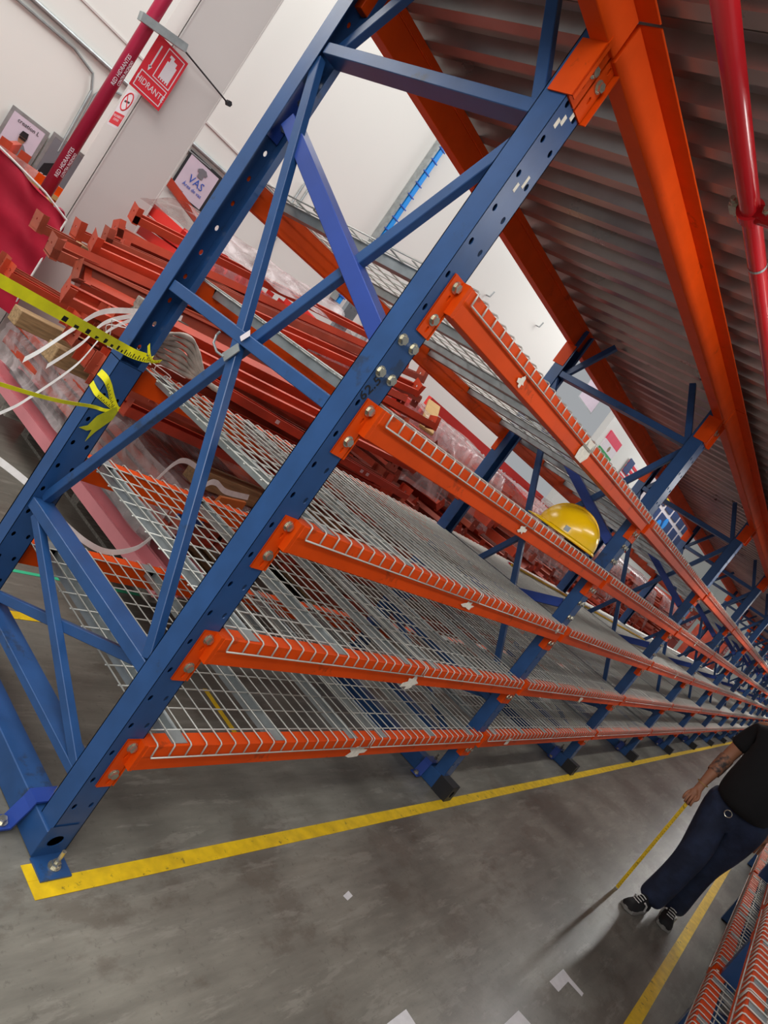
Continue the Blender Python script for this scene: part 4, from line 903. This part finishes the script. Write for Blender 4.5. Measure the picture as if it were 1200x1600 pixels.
# fingers: right hand closes on the tape case; left hand relaxed
cnt = sum(len([e for e in c if not isinstance(e, int)]) for c in body)
rp, lp = 14, 20
for k in range(4):
    oy = (-.030 + .019 * k); ln = (.9, 1.0, .95, .78)[k]
    body.append([rp, (V(3.815 - .012, -.970 + oy, .80), .0098), (V(3.79, -.970 + oy, .80 - .030 * ln), .0092), (V(3.795, -.972 + oy, .80 - .055 * ln), .0086), (V(3.82, -.974 + oy, .80 - .066 * ln), .0078)])
    body.append([lp, (V(4.19, -1.42 + oy, .795), .0098), (V(4.182, -1.42 + oy, .795 - .034 * ln), .0092), (V(4.188, -1.42 + oy, .795 - .060 * ln), .0086), (V(4.2, -1.42 + oy, .795 - .080 * ln), .0078)])
body.append([13, (V(3.825, -1.00, .835), .013), (V(3.80, -1.015, .805), .011), (V(3.79, -1.0, .780), .0095)])
body.append([19, (V(4.18, -1.39, .835), .013), (V(4.165, -1.375, .80), .011), (V(4.165, -1.38, .775), .0095)])
skin_mesh('body', body, SKIN, person)
# face
hd = person
obj('nose', MB().prism([(-.095, -.014, 1.655), (-.095, .014, 1.655), (-.085, .0, 1.70)], (-.02, 0, -.002)), SKIN, hd, loc=(0, 0, 0), bevel=.004)
for s in (-1, 1):
    obj('eye', MB().cyl((-.086, s * .030, 1.695), (-1, 0, 0), .010, .006, 10), BLK, hd); obj('ear', MB().box(-.01, .02, s * .078 - .006, s * .078 + .006, 1.66, 1.72), SKIN, hd, bevel=.004)
obj('mouth', MB().box(-.092, -.085, -.022, .022, 1.625, 1.631), mat('lips', (150, 84, 76)), hd)
g = MB(); N = 18
for j in range(7):
    a = j / 6 * pi / 2
    for i in range(N): th = 2*pi*i/N; g.v.append((.01 + .100 * cos(a) * cos(th), .086 * cos(a) * sin(th), 1.715 + .098 * sin(a)))
for j in range(6):
    for i in range(N): g.f.append((j*N+i, j*N+(i+1) % N, (j+1)*N+(i+1) % N, (j+1)*N+i))
obj('hair', g, BLK, hd, smooth=True)
# tattooed forearm band
tt = []
for k in range(7):
    f = .12 + .5 * k / 6; a = Vector(REL); b = Vector(V(3.93, -.98, 1.03)); tt.append(tuple(a.lerp(Vector(RWR), f)))
obj('tattoo', MB().tube(tt, .046, 20, cap=False, rs=[.0478, .0478, .0475, .0468, .0458, .0440, .0415]), TATTOO, person, smooth=True)
obj('bracelet', MB().tube([tuple(Vector(RWR) + Vector((0, 0, .004))), tuple(Vector(RWR) + Vector((0, 0, -.002)))], .036, 16, cap=False), CARD, person)
# jeans
jeans = [[(V(3.98, -1.225, 1.00), (.155, .180)), (V(3.98, -1.225, .90), (.165, .190))],
         [1, (V(3.955, -1.135, .80), .125), (V(3.915, -1.165, .64), .112), (V(3.885, -1.185, .50), .098), (V(3.885, -1.18, .32), .090), (V(3.88, -1.165, .14), .092), (V(3.865, -1.155, .055), .090)],
         [1, (V(3.99, -1.32, .80), .125), (V(4.02, -1.305, .64), .112), (V(4.05, -1.275, .50), .100), (V(4.10, -1.275, .32), .092), (V(4.12, -1.285, .14), .090), (V(4.12, -1.285, .055), .086)]]
skin_mesh('jeans', jeans, DENIM, person)
# shirt
shirt = [[(V(3.955, -1.225, .895), (.185, .215)), (V(3.945, -1.225, .97), (.200, .225)), (V(3.945, -1.225, 1.08), (.205, .225)), (V(3.965, -1.22, 1.24), (.185, .215)), (V(3.98, -1.22, 1.38), (.145, .190)), (V(3.98, -1.22, 1.47), (.075, .085))],
         [4, (V(3.98, -1.035, 1.415), .082), (V(3.99, -1.005, 1.27), .076), (V(3.99, -.998, 1.20), .074)],
         [4, (V(4.02, -1.405, 1.415), .082), (V(4.10, -1.44, 1.27), .076), (V(4.13, -1.45, 1.20), .074)]]
skin_mesh('t_shirt', shirt, SHIRT, person)
obj('belt_buckle', MB().tube([(-.178, .03 + .022 * cos(2*pi*k/12), .868 + .022 * sin(2*pi*k/12)) for k in range(13)], .003, 6), BOLT, person)
# shoes
def shoe(ax, ay, yaw):
    t_ = obj('shoe', MB(), DARK, person) if False else None
    g = MB(); prof = [(.095, .038, .085), (.06, .042, .10), (.0, .040, .095), (-.06, .043, .075), (-.12, .050, .055), (-.165, .046, .045), (-.19, .028, .035)]
    n = 12
    for (px, w, hh) in prof:
        for i in range(n):
            a = pi * i / (n - 1); g.v.append((px, w * cos(a), .022 + (hh - .0) * sin(a)))
    for j in range(len(prof) - 1):
        for i in range(n - 1): g.f.append((j*n+i, j*n+i+1, (j+1)*n+i+1, (j+1)*n+i))
    g.f.append(tuple(range(n))); g.f.append(tuple(reversed(range((len(prof)-1)*n, len(prof)*n))))
    o = obj('shoe', g, mat('black_suede', (28, 28, 30), .8), person, smooth=True)
    s = MB(); out = []
    outl = [(.10, .0), (.09, .036), (.04, .044), (-.05, .046), (-.12, .054), (-.17, .048), (-.198, .0), (-.17, -.048), (-.12, -.054), (-.05, -.046), (.04, -.044), (.09, -.036)]
    s.prism([(a, b, .001) for a, b in outl], (0, 0, .026)); so = obj('sole', s, mat('grey_rubber', (150, 148, 142), .7), o, bevel=.003)
    l = MB()
    for k in range(5): l.tube([(-.045 - .022 * k, -.022, .105 - .010 * k), (-.055 - .022 * k, 0, .112 - .012 * k), (-.045 - .022 * k, .022, .105 - .010 * k)], .0032, 6)
    obj('laces', l, STRAPM, o)
    st_ = MB(); [st_.tube([(.02 - .03, s2 * .046, .03), (-.03, s2 * .046, .07), (-.07, s2 * .038, .09)], .006, 6) for s2 in (-1, 1)]; obj('side_stripe', st_, STRAPM, o)
    o.location = (ax - PX, ay + 1.22, 0); o.rotation_euler = (0, 0, yaw)
shoe(3.80, -1.14, radians(-14)); shoe(4.07, -1.295, radians(6))
# tape measure
tm = thing('tape_measure', 'yellow tape measure pulled from the hand down to the floor', 'tape measure')
obj('case', MB().box(3.80, 3.865, -1.0, -.965, .735, .79), BLK, tm, bevel=.008)
obj('blade', MB().box(3.806, 3.8075, -.992, -.970, .004, .742), YEL, tm)
g = MB(); [g.box(3.8045, 3.8055, -.990 , -.984 + .006 * (k % 5 == 0), .02 + k * .02, .022 + k * .02) for k in range(35)]; obj('graduations', g, BLK, tm)
obj('end_hook', MB().box(3.795, 3.812, -.994, -.968, .0005, .005), GALV, tm)
